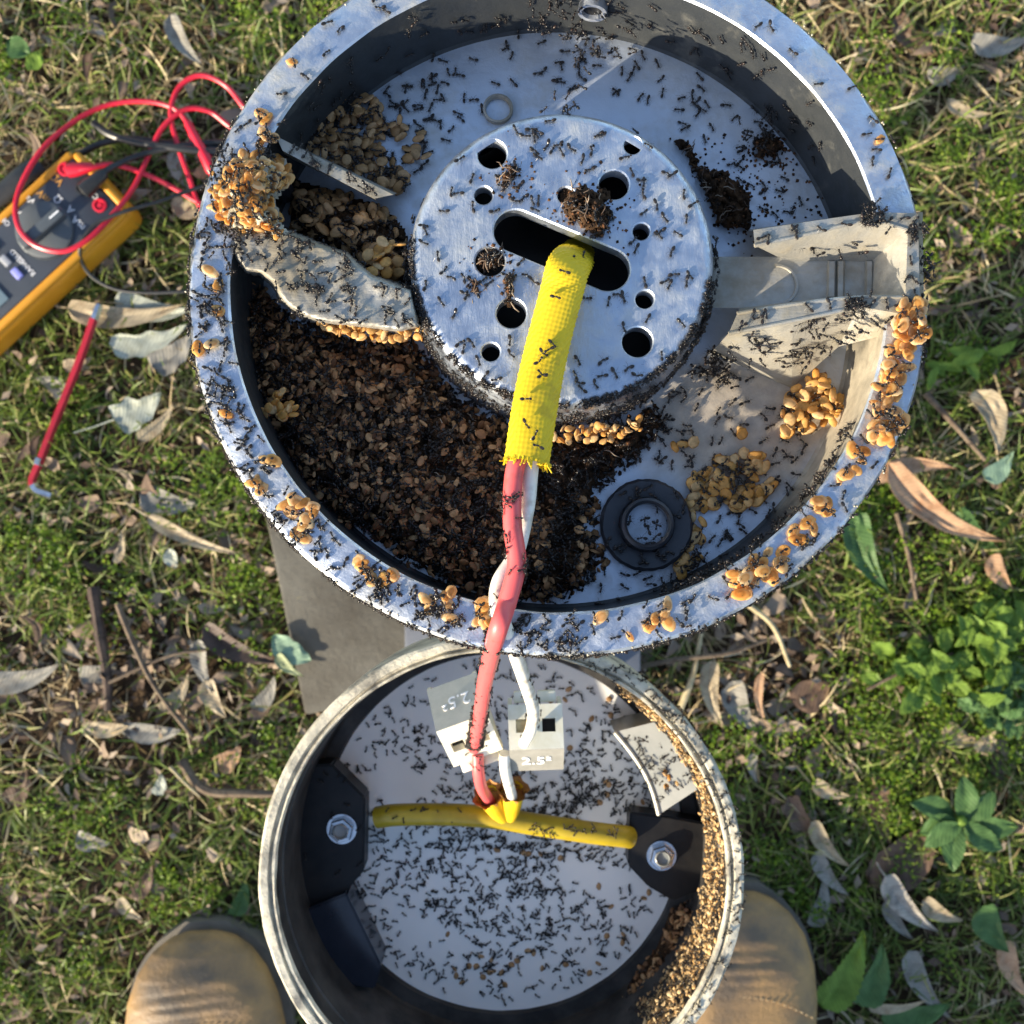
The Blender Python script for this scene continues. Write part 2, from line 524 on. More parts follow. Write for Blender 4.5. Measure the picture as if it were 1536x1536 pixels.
def smooth_path(pts, n=8):
    """Catmull-Rom through the points"""
    p = [Vector(q) for q in pts]
    p = [p[0] * 2 - p[1]] + p + [p[-1] * 2 - p[-2]]
    out = []
    for i in range(1, len(p) - 2):
        a, b, c, d = p[i - 1:i + 3]
        for k in range(n):
            t = k / n
            out.append(0.5 * ((2 * b) + (c - a) * t + (2 * a - 5 * b + 4 * c - d) * t * t + (3 * b - a - 3 * c + d) * t ** 3))
    out.append(p[-2])
    return out


def np_mesh(name, verts, loops, sizes, mats, midx=None, smooth=True):
    me = bpy.data.meshes.new(name)
    nv, nf = len(verts), len(sizes)
    me.vertices.add(nv)
    me.vertices.foreach_set('co', np.ascontiguousarray(verts, dtype=np.float32).ravel())
    me.loops.add(len(loops))
    me.loops.foreach_set('vertex_index', np.ascontiguousarray(loops, dtype=np.int32))
    me.polygons.add(nf)
    starts = np.concatenate([[0], np.cumsum(sizes)[:-1]]).astype(np.int32)
    me.polygons.foreach_set('loop_start', starts)
    for m in (mats if isinstance(mats, (list, tuple)) else [mats]):
        me.materials.append(m)
    if midx is not None:
        me.polygons.foreach_set('material_index', np.asarray(midx, dtype=np.int32))
    me.polygons.foreach_set('use_smooth', np.full(nf, smooth, dtype=bool))
    me.update(calc_edges=True)
    return me


def np_obj(name, me, parent=None):
    o = bpy.data.objects.new(name, me)
    COL.objects.link(o)
    if parent is not None:
        o.parent = parent
    return o


class Base:
    """a small mesh that can be stamped many times into one"""
    def __init__(s, mb):
        s.v = np.array([tuple(v) for v in mb.v], dtype=np.float64)
        s.loops = np.array([i for f in mb.f for i in f], dtype=np.int64)
        s.sizes = np.array([len(f) for f in mb.f], dtype=np.int64)
        s.m = np.array(mb.m, dtype=np.int64)


def stamp(name, base_mats, mats):
    """base_mats: list of (Base, (N,4,4) array)"""
    V, L, S, MI = [], [], [], []
    off = 0
    for base, A in base_mats:
        if len(A) == 0:
            continue
        v = np.einsum('nij,vj->nvi', A[:, :3, :3], base.v) + A[:, None, :3, 3]
        nv = len(base.v)
        V.append(v.reshape(-1, 3))
        L.append((base.loops[None, :] + (np.arange(len(A)) * nv)[:, None] + off).ravel())
        S.append(np.tile(base.sizes, len(A)))
        MI.append(np.tile(base.m, len(A)))
        off += nv * len(A)
    return np_mesh(name, np.concatenate(V), np.concatenate(L), np.concatenate(S), mats, np.concatenate(MI))


def frames(pos, nrm, size, heading=None, jitter=0.25, squash=None):
    """(N,4,4): x along a heading in the tangent plane, z along the normal"""
    pos = np.asarray(pos, float)
    n = np.asarray(nrm, float)
    if n.ndim == 1:
        n = np.tile(n, (len(pos), 1))
    n = n + RNG.normal(0, jitter, n.shape) * 0.5
    n /= np.linalg.norm(n, axis=1, keepdims=True)
    N = len(pos)
    a = RNG.uniform(0, 2 * np.pi, N) if heading is None else heading
    ref = np.where(np.abs(n[:, 2:3]) < 0.9, np.array([[0, 0, 1.0]]), np.array([[1.0, 0, 0]]))
    t1 = np.cross(n, ref)
    t1 /= np.linalg.norm(t1, axis=1, keepdims=True)
    t2 = np.cross(n, t1)
    x = t1 * np.cos(a)[:, None] + t2 * np.sin(a)[:, None]
    y = np.cross(n, x)
    A = np.zeros((N, 4, 4))
    s = np.broadcast_to(np.asarray(size, float), (N,))[:, None]
    A[:, :3, 0] = x * s
    A[:, :3, 1] = y * s
    A[:, :3, 2] = n * s
    A[:, :3, 3] = pos
    A[:, 3, 3] = 1
    return A


def poly_np(p):
    return np.array(p, dtype=float)


def inside(poly, pts):
    x, y = pts[:, 0], pts[:, 1]
    c = np.zeros(len(pts), bool)
    n = len(poly)
    for i in range(n):
        x1, y1 = poly[i]
        x2, y2 = poly[(i + 1) % n]
        cond = ((y1 > y) != (y2 > y))
        xi = (x2 - x1) * (y - y1) / (y2 - y1 + 1e-12) + x1
        c ^= cond & (x < xi)
    return c


def edge_dist(poly, pts):
    d = np.full(len(pts), 1e9)
    n = len(poly)
    for i in range(n):
        a, b = poly[i], poly[(i + 1) % n]
        ab = b - a
        t = np.clip(((pts - a) @ ab) / (ab @ ab + 1e-12), 0, 1)
        d = np.minimum(d, np.linalg.norm(pts - a - t[:, None] * ab, axis=1))
    return d


def sample_poly(poly, n):
    poly = poly_np(poly)
    lo, hi = poly.min(0), poly.max(0)
    out = np.zeros((0, 2))
    while len(out) < n:
        q = RNG.uniform(lo, hi, (n * 3, 2))
        out = np.concatenate([out, q[inside(poly, q)]])
    return out[:n]


class Heap:
    """an uneven mound inside a polygon (photo pixels) lying on a plane of the lamp head (or on a level of the place)"""
    def __init__(s, poly, w0, h, fall=25.0, rough=0.3, pw=0.6, step=4.0, head=True, seed=0.0, nscale=0.05):
        s.poly, s.w0, s.h, s.fall, s.rough, s.pw, s.step, s.head, s.seed, s.ns = poly_np(poly), w0, h, fall, rough, pw, step, head, seed, nscale

    def height(s, pts):
        ins = inside(s.poly, pts)
        d = edge_dist(s.poly, pts)
        nz = np.array([mnoise.fractal(Vector((p[0] * s.ns, p[1] * s.ns, s.seed)), 1.0, 2.0, 4) for p in pts])
        if s.rough > 0.2:      # ragged outline
            nr = np.array([mnoise.fractal(Vector((p[0] * 0.13, p[1] * 0.13, s.seed + 4)), 1.0, 2.0, 4) for p in pts])
            d = np.maximum(0, d + s.fall * (0.55 * nr - 0.30))
            ins &= d > 0
        hh = s.h * np.clip(d / s.fall, 0, 1) ** s.pw
        hh = hh * (1 + s.rough * nz) + s.h * 0.12 * s.rough * nz
        return np.where(ins, hh, -0.0012)

    def pos(s, pts, lift=0.0):
        w = s.w0 + s.height(pts) + lift
        return place(pts, w, s.head)

    def build(s, name, mat, parent=None):
        lo, hi = s.poly.min(0) - s.step * 2, s.poly.max(0) + s.step * 2
        nx, ny = int((hi[0] - lo[0]) / s.step) + 1, int((hi[1] - lo[1]) / s.step) + 1
        gx, gy = np.meshgrid(np.arange(nx), np.arange(ny), indexing='ij')
        pts = np.stack([lo[0] + gx.ravel() * s.step, lo[1] + gy.ravel() * s.step], 1)
        jit = RNG.uniform(-0.3, 0.3, pts.shape) * s.step
        pts = pts + jit
        h = s.height(pts)
        ins = inside(s.poly, pts) | (edge_dist(s.poly, pts) < s.step * 1.5)
        v = place_local(pts, s.w0 + h, s.head)
        idx = np.arange(nx * ny).reshape(nx, ny)
        q = np.stack([idx[:-1, :-1], idx[:-1, 1:], idx[1:, 1:], idx[1:, :-1]], -1).reshape(-1, 4)
        q = q[ins[q].all(1)]
        used = np.unique(q)
        remap = np.zeros(nx * ny, int)
        remap[used] = np.arange(len(used))
        q = remap[q][:, ::-1]
        me = np_mesh(name, v[used], q.ravel(), np.full(len(q), 4), [mat])
        return np_obj(name, me, parent)


_or = np.array(_o)
_rr = np.array(_r)


def place_local(pts, w, head=True):
    pts = np.asarray(pts, float)
    w = np.broadcast_to(np.asarray(w, float), (len(pts),))
    d = np.stack([(pts[:, 0] - 768) * K, (768 - pts[:, 1]) * K, -np.ones(len(pts))], 1)
    if not head:
        s = H - w
        return np.stack([d[:, 0] * s, d[:, 1] * s, w], 1)
    dl = d @ _rr.T
    s = (w - _or[2]) / dl[:, 2]
    return np.stack([_or[0] + dl[:, 0] * s, _or[1] + dl[:, 1] * s, w], 1)


def place(pts, w, head=True):
    p = place_local(pts, w, head)
    if head:
        p = p @ HEAD_N[:3, :3].T + HEAD_N[:3, 3]
    return p


HEAD_UP = HEAD_N[:3, 2]
UP = np.array([0, 0, 1.0])


# ------------------------------------------------------------------ small creatures
def ellipsoid(mb, c, r, seg=8, rings=6, mi=0, tip=None, rot=None):
    vv, ff, mm = [], [], []
    vv.append((-1, 0, 0))
    for i in range(1, rings):
        a = math.pi * i / rings
        for k in range(seg):
            b = 2 * math.pi * k / seg
            vv.append((-math.cos(a), math.sin(a) * math.cos(b), math.sin(a) * math.sin(b)))
    vv.append((1, 0, 0))
    for k in range(seg):
        k2 = (k + 1) % seg
        ff.append((0, 1 + k2, 1 + k))
        mm.append(mi)
        for i in range(rings - 2):
            a0 = 1 + i * seg
            ff.append((a0 + k, a0 + k2, a0 + seg + k2, a0 + seg + k))
            mm.append(mi)
        a0 = 1 + (rings - 2) * seg
        ff.append((a0 + k, a0 + k2, len(vv) - 1))
        mm.append(mi if tip is None else tip)
    b = len(mb.v)
    for v in vv:
        p = Vector((v[0] * r[0], v[1] * r[1], v[2] * r[2]))
        if rot is not None:
            p = rot @ p
        mb.v.append((p.x + c[0], p.y + c[1], p.z + c[2]))
    mb.f += [tuple(i + b for i in f) for f in ff]
    mb.m += mm


def limb(mb, pts, r0, r1):
    n = len(pts)
    for i in range(n - 1):
        a, b = Vector(pts[i]), Vector(pts[i + 1])
        t = (b - a).normalized()
        s = t.cross(Vector((0, 0, 1)))
        if s.length < 1e-3:
            s = Vector((1, 0, 0))
        s.normalize()
        u = s.cross(t)
        ra = r0 + (r1 - r0) * i / (n - 1)
        rb = r0 + (r1 - r0) * (i + 1) / (n - 1)
        base = len(mb.v)
        for p, r in ((a, ra), (b, rb)):
            for k in range(3):
                an = 2 * math.pi * k / 3 + 0.5
                mb.v.append(tuple(p + s * math.cos(an) * r + u * math.sin(an) * r))
        for k in range(3):
            k2 = (k + 1) % 3
            mb.f.append((base + k, base + k2, base + 3 + k2, base + 3 + k))
            mb.m.append(0)


def make_ant(seg, rings, swing=0.0, bend=0.0, legs=True, leg_r=0.012):
    mb = MB()
    rb = Matrix.Rotation(bend, 3, 'Z')
    gc = rb @ Vector((-0.30, 0, 0.155))
    ellipsoid(mb, gc, (0.21, 0.135, 0.125), seg, rings, rot=Matrix.Rotation(bend, 3, 'Z') @ Matrix.Rotation(0.12, 3, 'Y'))
    ellipsoid(mb, (-0.075, -0.02 * bend, 0.15), (0.045, 0.035, 0.05), max(4, seg - 3), 3)
    ellipsoid(mb, (0.08, 0, 0.165), (0.16, 0.076, 0.08), seg, rings)
    ellipsoid(mb, (0.325, 0.03 * bend, 0.155), (0.12, 0.108, 0.085), seg, rings)
    if legs:
        for sd in (-1, 1):
            for k, (x0, ang, ln) in enumerate(((0.16, 0.9, 0.30), (0.07, 0.1, 0.30), (-0.02, -0.8, 0.40))):
                a = ang + swing * (1 if (k + (sd > 0)) % 2 else -1)
                d = Vector((math.sin(a), sd * math.cos(a), 0))
                p0 = Vector((x0, sd * 0.05, 0.14))
                p1 = p0 + d * ln * 0.55 + Vector((0, 0, 0.11))
                p2 = p0 + d * ln * 1.15 + Vector((0, 0, -0.14))
                limb(mb, (p0, p1, p2), leg_r, leg_r * 0.6)
            q0 = Vector((0.40, sd * 0.05, 0.18))
            q1 = Vector((0.47, sd * 0.15, 0.23))
            q2 = Vector((0.64, sd * 0.11, 0.15))
            limb(mb, (q0, q1, q2), leg_r * 0.9, leg_r * 0.6)
    return mb


ANT_MB = [make_ant(8, 6, s, b, True, r_) for s, b, r_ in ((0.18, 0.0, .012), (-0.2, 0.35, .011), (0.1, -0.4, .012), (0.35, 0.6, .010), (-0.4, -0.15, .012), (0.05, 0.2, .011), (-0.1, -0.7, .012))]
ANT_LOW = [Base(make_ant(5, 4, s, b, True, 0.014)) for s, b in ((0.2, 0.0), (-0.2, 0.4), (0.1, -0.45))]


def make_cocoon(seg, rings, kx=1.0, lump=0.0, sd=0):
    mb = MB()
    ellipsoid(mb, (0, 0, 0.13), (0.55, 0.38 * kx, 0.125), seg, rings, 0, 1)
    if lump:
        v2 = []
        for v in mb.v:
            p = Vector(v)
            nz = mnoise.noise(p * 4 + Vector((sd * 7.3, 0, 0)))
            c = Vector((0, 0, 0.13))
            v2.append(tuple(c + (p - c) * (1 + lump * nz)))
        mb.v = v2
    return mb


COCOON_MB = [make_cocoon(12, 8, k, 0.16, i) for i, k in enumerate((0.95, 1.1, 0.8))]
COCOON_LOW = [Base(make_cocoon(8, 6, k, 0.22, i + 4)) for i, k in enumerate((0.95, 1.15, 0.75))]
ANT_ME = []
for i, mb in enumerate(ANT_MB):
    o = mb.build('ant', M['ant'])
    ANT_ME.append(o.data)
    bpy.data.objects.remove(o)
COCOON_ME = []
for mb in COCOON_MB:
    o = mb.build('cocoon', [M['cocoon'], M['cocoon_tip']], angle=80)
    COCOON_ME.append(o.data)
    bpy.data.objects.remove(o)


def individuals(name, meshes, A, label, cat, group, marks=None, pix=None):
    base_label = label
    for i in range(len(A)):
        if marks:
            q = min(marks, key=lambda m_: math.hypot(m_[0] - pix[i][0], m_[1] - pix[i][1]))
            label = base_label + ' ' + q[2]
        o = bpy.data.objects.new(name, meshes[i % len(meshes)])
        COL.objects.link(o)
        o.matrix_world = Matrix(A[i].tolist())
        o['label'] = label
        o['category'] = cat
        o['group'] = group


SWARM = []      # ants beyond the first three hundred
BROOD = []      # cocoons beyond the first three hundred (orange)
BROOD_TAN = []
BROOD_SHADE_TINT = []
BROOD_SUN_TINT = []


def swarm(A):
    k = RNG.integers(0, 3, len(A))
    for j in range(3):
        SWARM.append((ANT_LOW[j], A[k == j]))


def brood(A, tan=False):
    k = RNG.integers(0, 3, len(A))
    for j in range(3):
        (BROOD_SUN_TINT if tan == 3 else BROOD_SHADE_TINT if tan == 2 else BROOD_TAN if tan else BROOD).append((COCOON_LOW[j], A[k == j]))


ANT = 0.0035
COC = 0.0040

# ================================================================== GROUND
mb = MB()
N = 160
ext = 0.62


def ground_z(x, y):
    e = max(0.0, 1 - max(abs(x), abs(y)) / ext)
    f = min(1.0, e * 6)
    return f * (0.006 * mnoise.fractal(Vector((x * 9, y * 9, 0.3)), 1.0, 2.0, 4) + 0.0035 * mnoise.noise(Vector((x * 60, y * 60, 1)))) - 0.004


gv = [(-ext + 2 * ext * i / N, -ext + 2 * ext * j / N) for i in range(N + 1) for j in range(N + 1)]
mb.add([(x, y, ground_z(x, y)) for x, y in gv], [(i * (N + 1) + j, (i + 1) * (N + 1) + j, (i + 1) * (N + 1) + j + 1, i * (N + 1) + j + 1) for i in range(N) for j in range(N)])
b = 60.0
mb.add([(-ext, -ext, -.004), (ext, -ext, -.004), (ext, ext, -.004), (-ext, ext, -.004), (-b, -b, -.004), (b, -b, -.004), (b, b, -.004), (-b, b, -.004)],
       [(0, 4, 5, 1), (1, 5, 6, 2), (2, 6, 7, 3), (3, 7, 4, 0)])
g = mb.build('ground', M['dirt'])
kind(g, 'structure', 'brown soil of the lawn under the grass')

SLAB = [(392, 742), (462, 1075), (900, 985), (830, 650)]
METER = [(95, 230), (200, 322), (-90, 590), (-200, 500)]
BOOT_L = [(175, 1560), (195, 1460), (240, 1400), (310, 1380), (380, 1410), (420, 1480), (430, 1560)]
BOOT_R = [(985, 1560), (1000, 1400), (1060, 1345), (1130, 1325), (1195, 1360), (1235, 1440), (1240, 1560)]
EXCL = [poly_np(p) for p in (SLAB, METER, BOOT_L, BOOT_R)]


def world_px(xy):
    return np.stack([768 + xy[:, 0] / (H * K), 768 - xy[:, 1] / (H * K)], 1)


def allowed(xy, extra=()):
    p = world_px(xy)
    ok = np.ones(len(p), bool)
    for e in list(EXCL) + list(extra):
        ok &= ~inside(e, p)
    return ok


def patch(xy, sc, seed):
    return np.array([mnoise.fractal(Vector((a * sc, b * sc, seed)), 1.0, 2.0, 3) for a, b in xy])


def blades(n, length, width, elev, keep, mat, name, label, lim=0.52):
    xy = RNG.uniform(-lim, lim, (n, 2))
    xy = xy[allowed(xy)]
    xy = xy[keep(xy)]
    n = len(xy)
    th = RNG.uniform(0, 2 * np.pi, n)
    L = RNG.uniform(*length, n) * RNG.uniform(0.6, 1.0, n)
    W = RNG.uniform(*width, n)
    e = RNG.uniform(*elev, n)
    droop = RNG.uniform(0.2, 1.3, n)
    bend = RNG.normal(0, 0.5, n)
    S = 4
    pts = np.zeros((n, S + 1, 3))
    pts[:, 0, :2] = xy
    pts[:, 0, 2] = -0.003 + RNG.uniform(0, 0.007, n)
    side = np.zeros((n, S + 1, 3))
    roll = RNG.normal(0, 0.6, n)
    for i in range(S + 1):
        t = i / S
        el = e - droop * t
        hd = th + bend * t
        dx = np.stack([np.cos(hd) * np.cos(el), np.sin(hd) * np.cos(el), np.sin(el)], 1)
        if i:
            pts[:, i] = pts[:, i - 1] + dx * (L / S)[:, None]
            pts[:, i, 2] = np.maximum(pts[:, i, 2], 0.001)
        side[:, i] = np.stack([-np.sin(hd) * np.cos(roll), np.cos(hd) * np.cos(roll), np.sin(roll)], 1)
    wt = np.array([0.75, 1.0, 0.85, 0.55, 0.06])
    hw_ = (W[:, None] * wt[None, :] * 0.5)[:, :, None]
    v = np.stack([pts + side * hw_, pts - side * hw_], 2).reshape(n, -1, 3)
    nv = (S + 1) * 2
    q = np.array([[2 * i, 2 * i + 1, 2 * i + 3, 2 * i + 2] for i in range(S)])
    loops = (q.ravel()[None] + (np.arange(n) * nv)[:, None]).ravel()
    me = np_mesh(name, v.reshape(-1, 3), loops, np.full(n * S, 4), [mat])
    o = np_obj(name, me)
    kind(o, 'stuff', label)
    return o


def straw_mask(xy):
    p = world_px(xy)
    top = np.clip((430 - p[:, 1]) / 300, 0, 1)
    litter = np.exp(-(((p[:, 0] - 230) / 220) ** 2 + ((p[:, 1] - 1030) / 140) ** 2)) + np.exp(-(((p[:, 0] - 1130) / 190) ** 2 + ((p[:, 1] - 1010) / 120) ** 2))
    return top, litter


def keep_green(xy):
    top, lit = straw_mask(xy)
    nz = patch(xy, 9, 3.0)
    return RNG.uniform(0, 1, len(xy)) < np.clip(0.72 + 0.75 * nz - 0.25 * top - 0.75 * lit, 0.05, 1)


def keep_straw(xy):
    top, lit = straw_mask(xy)
    nz = patch(xy, 9, 8.0)
    return RNG.uniform(0, 1, len(xy)) < np.clip(0.36 + 0.6 * nz + 0.55 * top + 0.1 * lit, 0.06, 1)


blades(72000, (0.012, 0.040), (0.0009, 0.0022), (0.2, 1.35), keep_green, M['green'], 'grass', 'short green lawn grass around the lamp')
blades(33000, (0.010, 0.046), (0.0008, 0.0020), (0.05, 0.8), keep_straw, M['straw'], 'dry_grass', 'dead straw coloured grass lying between the green blades')

# small leaved ground cover in bright clumps
cl = []
LEAFLET = Base(MB().add([(0, 0, 0), (0.5, 0.36, 0.12), (1, 0, 0.02), (0.5, -0.36, 0.12), (0.5, 0, 0.0)], [(0, 4, 1), (1, 4, 2), (2, 4, 3), (3, 4, 0)]))
cents = RNG.uniform(-0.5, 0.5, (900, 2))
cents = cents[patch(cents, 6, 21.0) > 0.02]
hot = [(1400, 1000), (1480, 960), (1090, 1110), (1280, 1040), (400, 880), (380, 1140), (560, 1060), (130, 1230), (250, 1340), (90, 820), (1440, 560), (1300, 760), (200, 1060), (330, 730), (1330, 1180), (1500, 1080)]
hot += [(1360, 990), (1420, 960), (1380, 1030), (1450, 1010), (1490, 990), (1500, 930), (1340, 1030), (1440, 920), (1270, 1090), (1180, 1090), (1120, 1090)]
hot = np.array([[(x - 768) * H * K, (768 - y) * H * K] for x, y in hot])
for rep in range(7):
    cents = np.concatenate([cents, hot + RNG.normal(0, 0.014, hot.shape)])
pos = []
for c in cents:
    k = RNG.integers(50, 120)
    d = RNG.normal(0, RNG.uniform(0.004, 0.011), (k, 2))
    pos.append(np.concatenate([c + d, RNG.uniform(0.002, 0.016, (k, 1))], 1))
pos = np.concatenate(pos)
pos = pos[allowed(pos[:, :2])]
_t, lit = straw_mask(pos[:, :2])
pos = pos[RNG.uniform(0, 1, len(pos)) > 1.15 * lit]
A = frames(pos, UP, RNG.uniform(0.0018, 0.0042, len(pos)), jitter=1.1)
o = np_obj('ground_cover', stamp('ground_cover', [(LEAFLET, A)], [M['moss']]))
kind(o, 'stuff', 'bright green tiny leaved weeds between the grass')

# crumbled leaf litter on the soil
pos = RNG.uniform(-0.5, 0.5, (15000, 2))
top, lit = straw_mask(pos)
pos = pos[(RNG.uniform(0, 1, len(pos)) < 0.30 + 0.7 * lit) & allowed(pos)]
pos = np.concatenate([pos, RNG.uniform(0.0, 0.012, (len(pos), 1))], 1)
A = frames(pos, UP, RNG.uniform(0.004, 0.012, len(pos)), jitter=0.7)
A[:, :3, 1] *= RNG.uniform(0.3, 0.9, len(A))[:, None]
o = np_obj('leaf_litter', stamp('leaf_litter', [(LEAFLET, A)], [M['litter']]))
kind(o, 'stuff', 'crumbled brown leaf fragments scattered on the soil')


# ================================================================== FALLEN LEAVES, TWIGS, WEEDS
LM = {
    'beige': mat_leaf('leaf_beige', (0.42, 0.34, 0.22), (0.26, 0.18, 0.10)),
    'grey': mat_leaf('leaf_grey', (0.30, 0.28, 0.235), (0.17, 0.15, 0.12)),
    'pale': mat_leaf('leaf_pale', (0.42, 0.44, 0.36), (0.28, 0.29, 0.22)),
    'brown': mat_leaf('leaf_brown', (0.16, 0.10, 0.065), (0.07, 0.042, 0.028)),
    'dark': mat_leaf('leaf_dark', (0.085, 0.055, 0.042), (0.04, 0.026, 0.02)),
    'tan': mat_leaf('leaf_tan', (0.50, 0.31, 0.18), (0.32, 0.15, 0.07)),
    'green': mat_leaf('leaf_green', (0.085, 0.17, 0.05), (0.05, 0.11, 0.03), transl=0.25),
    'lime': mat_leaf('leaf_lime', (0.21, 0.33, 0.05), (0.13, 0.23, 0.03), transl=0.4),
    'teal': mat_leaf('leaf_teal', (0.26, 0.38, 0.26), (0.18, 0.28, 0.19), transl=0.2),
    'olive': mat_leaf('leaf_olive', (0.38, 0.42, 0.22), (0.26, 0.28, 0.13), transl=0.2),
    'spot': mat_leaf('leaf_spotted', (0.40, 0.36, 0.30), (0.10, 0.08, 0.07)),
}


def leaf_mb(L, W, curl=0.25, bend=0.1, fold=0.25, shape=0.45, serr=0.0, lobes=0.0, nu=18, nv=6, sd=0.0, stem=0.0, thick=0.0004):
    """blade with a midrib fold, a curl along its length, wavy edges and a real (thin) thickness"""
    vv = []
    for side in (0, 1):
        for i in range(nu + 1):
            t = i / nu
            wp = (max(0.0, math.sin(math.pi * min(1, t ** shape if shape < 1 else t))) ** 0.8)
            if serr:
                wp *= 1 + serr * (1 if i % 2 else -1)
            x = (t - 0.5) * L
            for j in range(nv + 1):
                s = j / nv * 2 - 1
                lob = 1 + lobes * mnoise.noise(Vector((t * 6 + sd, s * 1.2, sd)))
                y = s * W * 0.5 * wp * lob + bend * L * ((t - 0.5) ** 2 * 4 - 0.5)
                z = abs(s) * W * 0.5 * wp * fold + curl * L * ((t - 0.5) ** 2) + 0.10 * W * mnoise.noise(Vector((t * 4 + sd, s * 2, sd * 3)))
                vv.append((x, y, z - side * thick))
    n1 = (nu + 1) * (nv + 1)
    ff = []
    for i in range(nu):
        for j in range(nv):
            a = i * (nv + 1) + j
            ff.append((a, a + nv + 1, a + nv + 2, a + 1))
            ff.append((n1 + a, n1 + a + 1, n1 + a + nv + 2, n1 + a + nv + 1))
    for i in range(nu):
        for j in (0, nv):
            a, c = i * (nv + 1) + j, (i + 1) * (nv + 1) + j
            ff.append((a, c, n1 + c, n1 + a))
    mb = MB().add(vv, ff)
    if stem:
        y0 = bend * L * 0.5
        mb.tube([(-0.5 * L, y0, curl * L * 0.25), (-0.5 * L - stem * 0.5, y0 + stem * 0.08, curl * L * 0.22), (-0.5 * L - stem, y0 + stem * 0.2, 0.003)], [0.0007, 0.0006, 0.0005], 5)
    return mb


def leaf(px, py, length, width, ang, m, label, z=0.016, cat='leaf', name='fallen_leaf', tilt=(0, 0), group=None, **kw):
    z -= 0.006 if z < 0.026 else 0
    kw['curl'] = kw.get('curl', 0.25) * 0.6
    s = (H - z) * K
    kw.setdefault('sd', px * 0.013 + py * 0.007)
    o = leaf_mb(length * s, width * s, **kw).build(name, LM[m])
    p = G(px, py, z)
    o.location = p
    o.rotation_euler = (R(tilt[0]), R(tilt[1]), R(ang))
    tag(o, label, cat, group)
    return o


leaf(190, 468, 178, 36, 2, 'beige', 'long pale beige leaf lying across the tip of the red hex key', z=0.022, curl=0.12, stem=0.008)
leaf(232, 462, 120, 40, -6, 'pale', 'pale grey-green leaf tucked beside the long beige leaf by the lamp rim', z=0.019, curl=0.15)
leaf(225, 508, 120, 40, 14, 'pale', 'ragged pale leaf below the beige leaf by the lamp rim', z=0.018, lobes=0.5)
leaf(262, 528, 80, 46, 40, 'grey', 'grey leaf half under the edge of the lamp head', z=0.017, lobes=0.3)
leaf(209, 612, 82, 50, 30, 'pale', 'broad whitish leaf with a torn edge in the left grass', z=0.020, lobes=0.35, stem=0.03, tilt=(10, 0))
leaf(237, 634, 78, 22, 46, 'beige', 'narrow pointed beige leaf below the broad whitish leaf', z=0.018)
leaf(78, 578, 52, 28, 150, 'grey', 'small grey leaf left of the red hex key', z=0.014)
leaf(118, 545, 46, 22, 20, 'beige', 'small beige leaf lying over the middle of the red hex key', z=0.022, lobes=0.3)
leaf(272, 256, 64, 30, -70, 'pale', 'pale grey leaf under the black test leads', z=0.012, lobes=0.2)
leaf(285, 312, 58, 32, -8, 'beige', 'rounded cream leaf beneath the thin black lead', z=0.016, shape=0.7)
leaf(306, 250, 40, 20, 70, 'tan', 'small tan leaf beside the red probe handle', z=0.016)
leaf(277, 64, 90, 28, -56, 'grey', 'brownish grey pointed leaf above the red lead loop', z=0.018, fold=0.4)
leaf(255, 752, 92, 42, -10, 'grey', 'dull grey-brown leaf sunk in grass left of the concrete slab', z=0.012)
leaf(290, 806, 150, 22, -22, 'beige', 'long thin tan leaf pointing at the concrete slab', z=0.017, bend=0.06, stem=0.02)
leaf(180, 820, 52, 14, 82, 'beige', 'slim upright straw leaf in the left grass', z=0.016)
leaf(258, 838, 32, 22, -70, 'pale', 'tiny pale heart shaped leaf in the left grass', z=0.016, shape=0.8)
leaf(362, 972, 130, 36, -24, 'dark', 'dark brown folded leaf pointing at the green leaves on the slab', z=0.018, fold=0.5)
leaf(436, 975, 70, 38, -32, 'teal', 'pale blue-green lobed leaf on the concrete slab', z=0.029, lobes=0.55, shape=0.8, curl=0.06, fold=0.1)
leaf(434, 1000, 52, 18, -38, 'olive', 'small yellow-green leaf under the blue-green leaf on the slab', z=0.030)
leaf(38, 1014, 116, 36, 14, 'grey', 'grey-green leaf at the edge of the left grass', z=0.016)
leaf(158, 1091, 72, 24, -2, 'beige', 'long blunt beige leaf in the litter left of the canister', z=0.018, shape=0.9)
leaf(226, 1096, 96, 30, -4, 'grey', 'grey blunt leaf continuing the line of the beige leaf', z=0.014, shape=0.8)
leaf(305, 1000, 84, 26, -75, 'grey', 'grey leaf standing on edge in the litter', z=0.016)
leaf(266, 1040, 70, 26, 55, 'beige', 'beige curled leaf in the litter beside a dark twig', z=0.016)
leaf(150, 1010, 60, 40, 20, 'grey', 'dusty leaf under the dark stick', z=0.010)
leaf(345, 1136, 48, 34, 40, 'tan', 'small tan leaf beside the grey root', z=0.018, lobes=0.2)
leaf(400, 1040, 60, 26, 60, 'grey', 'grey leaf at the foot of the concrete slab', z=0.016)
leaf(322, 1050, 66, 30, -60, 'beige', 'pinkish beige leaf above the grey root', z=0.016)
leaf(140, 1262, 52, 30, -10, 'grey', 'silver grey leaf above the boot with the stitched seam', z=0.016)
leaf(240, 1176, 34, 20, 80, 'pale', 'white shrivelled leaf near the root end', z=0.018, lobes=0.4)
leaf(216, 1322, 62, 26, 60, 'brown', 'mid brown leaf above the boot with the stitched seam', z=0.016)
leaf(195, 1365, 50, 20, -40, 'beige', 'small straw leaf close to the boot with the stitched seam', z=0.016)
leaf(30, 1180, 60, 34, 60, 'brown', 'brown leaf near the frame edge in the left grass', z=0.012)
leaf(362, 1345, 60, 26, 75, 'green', 'fresh green leaf between the boot and the canister', z=0.016)
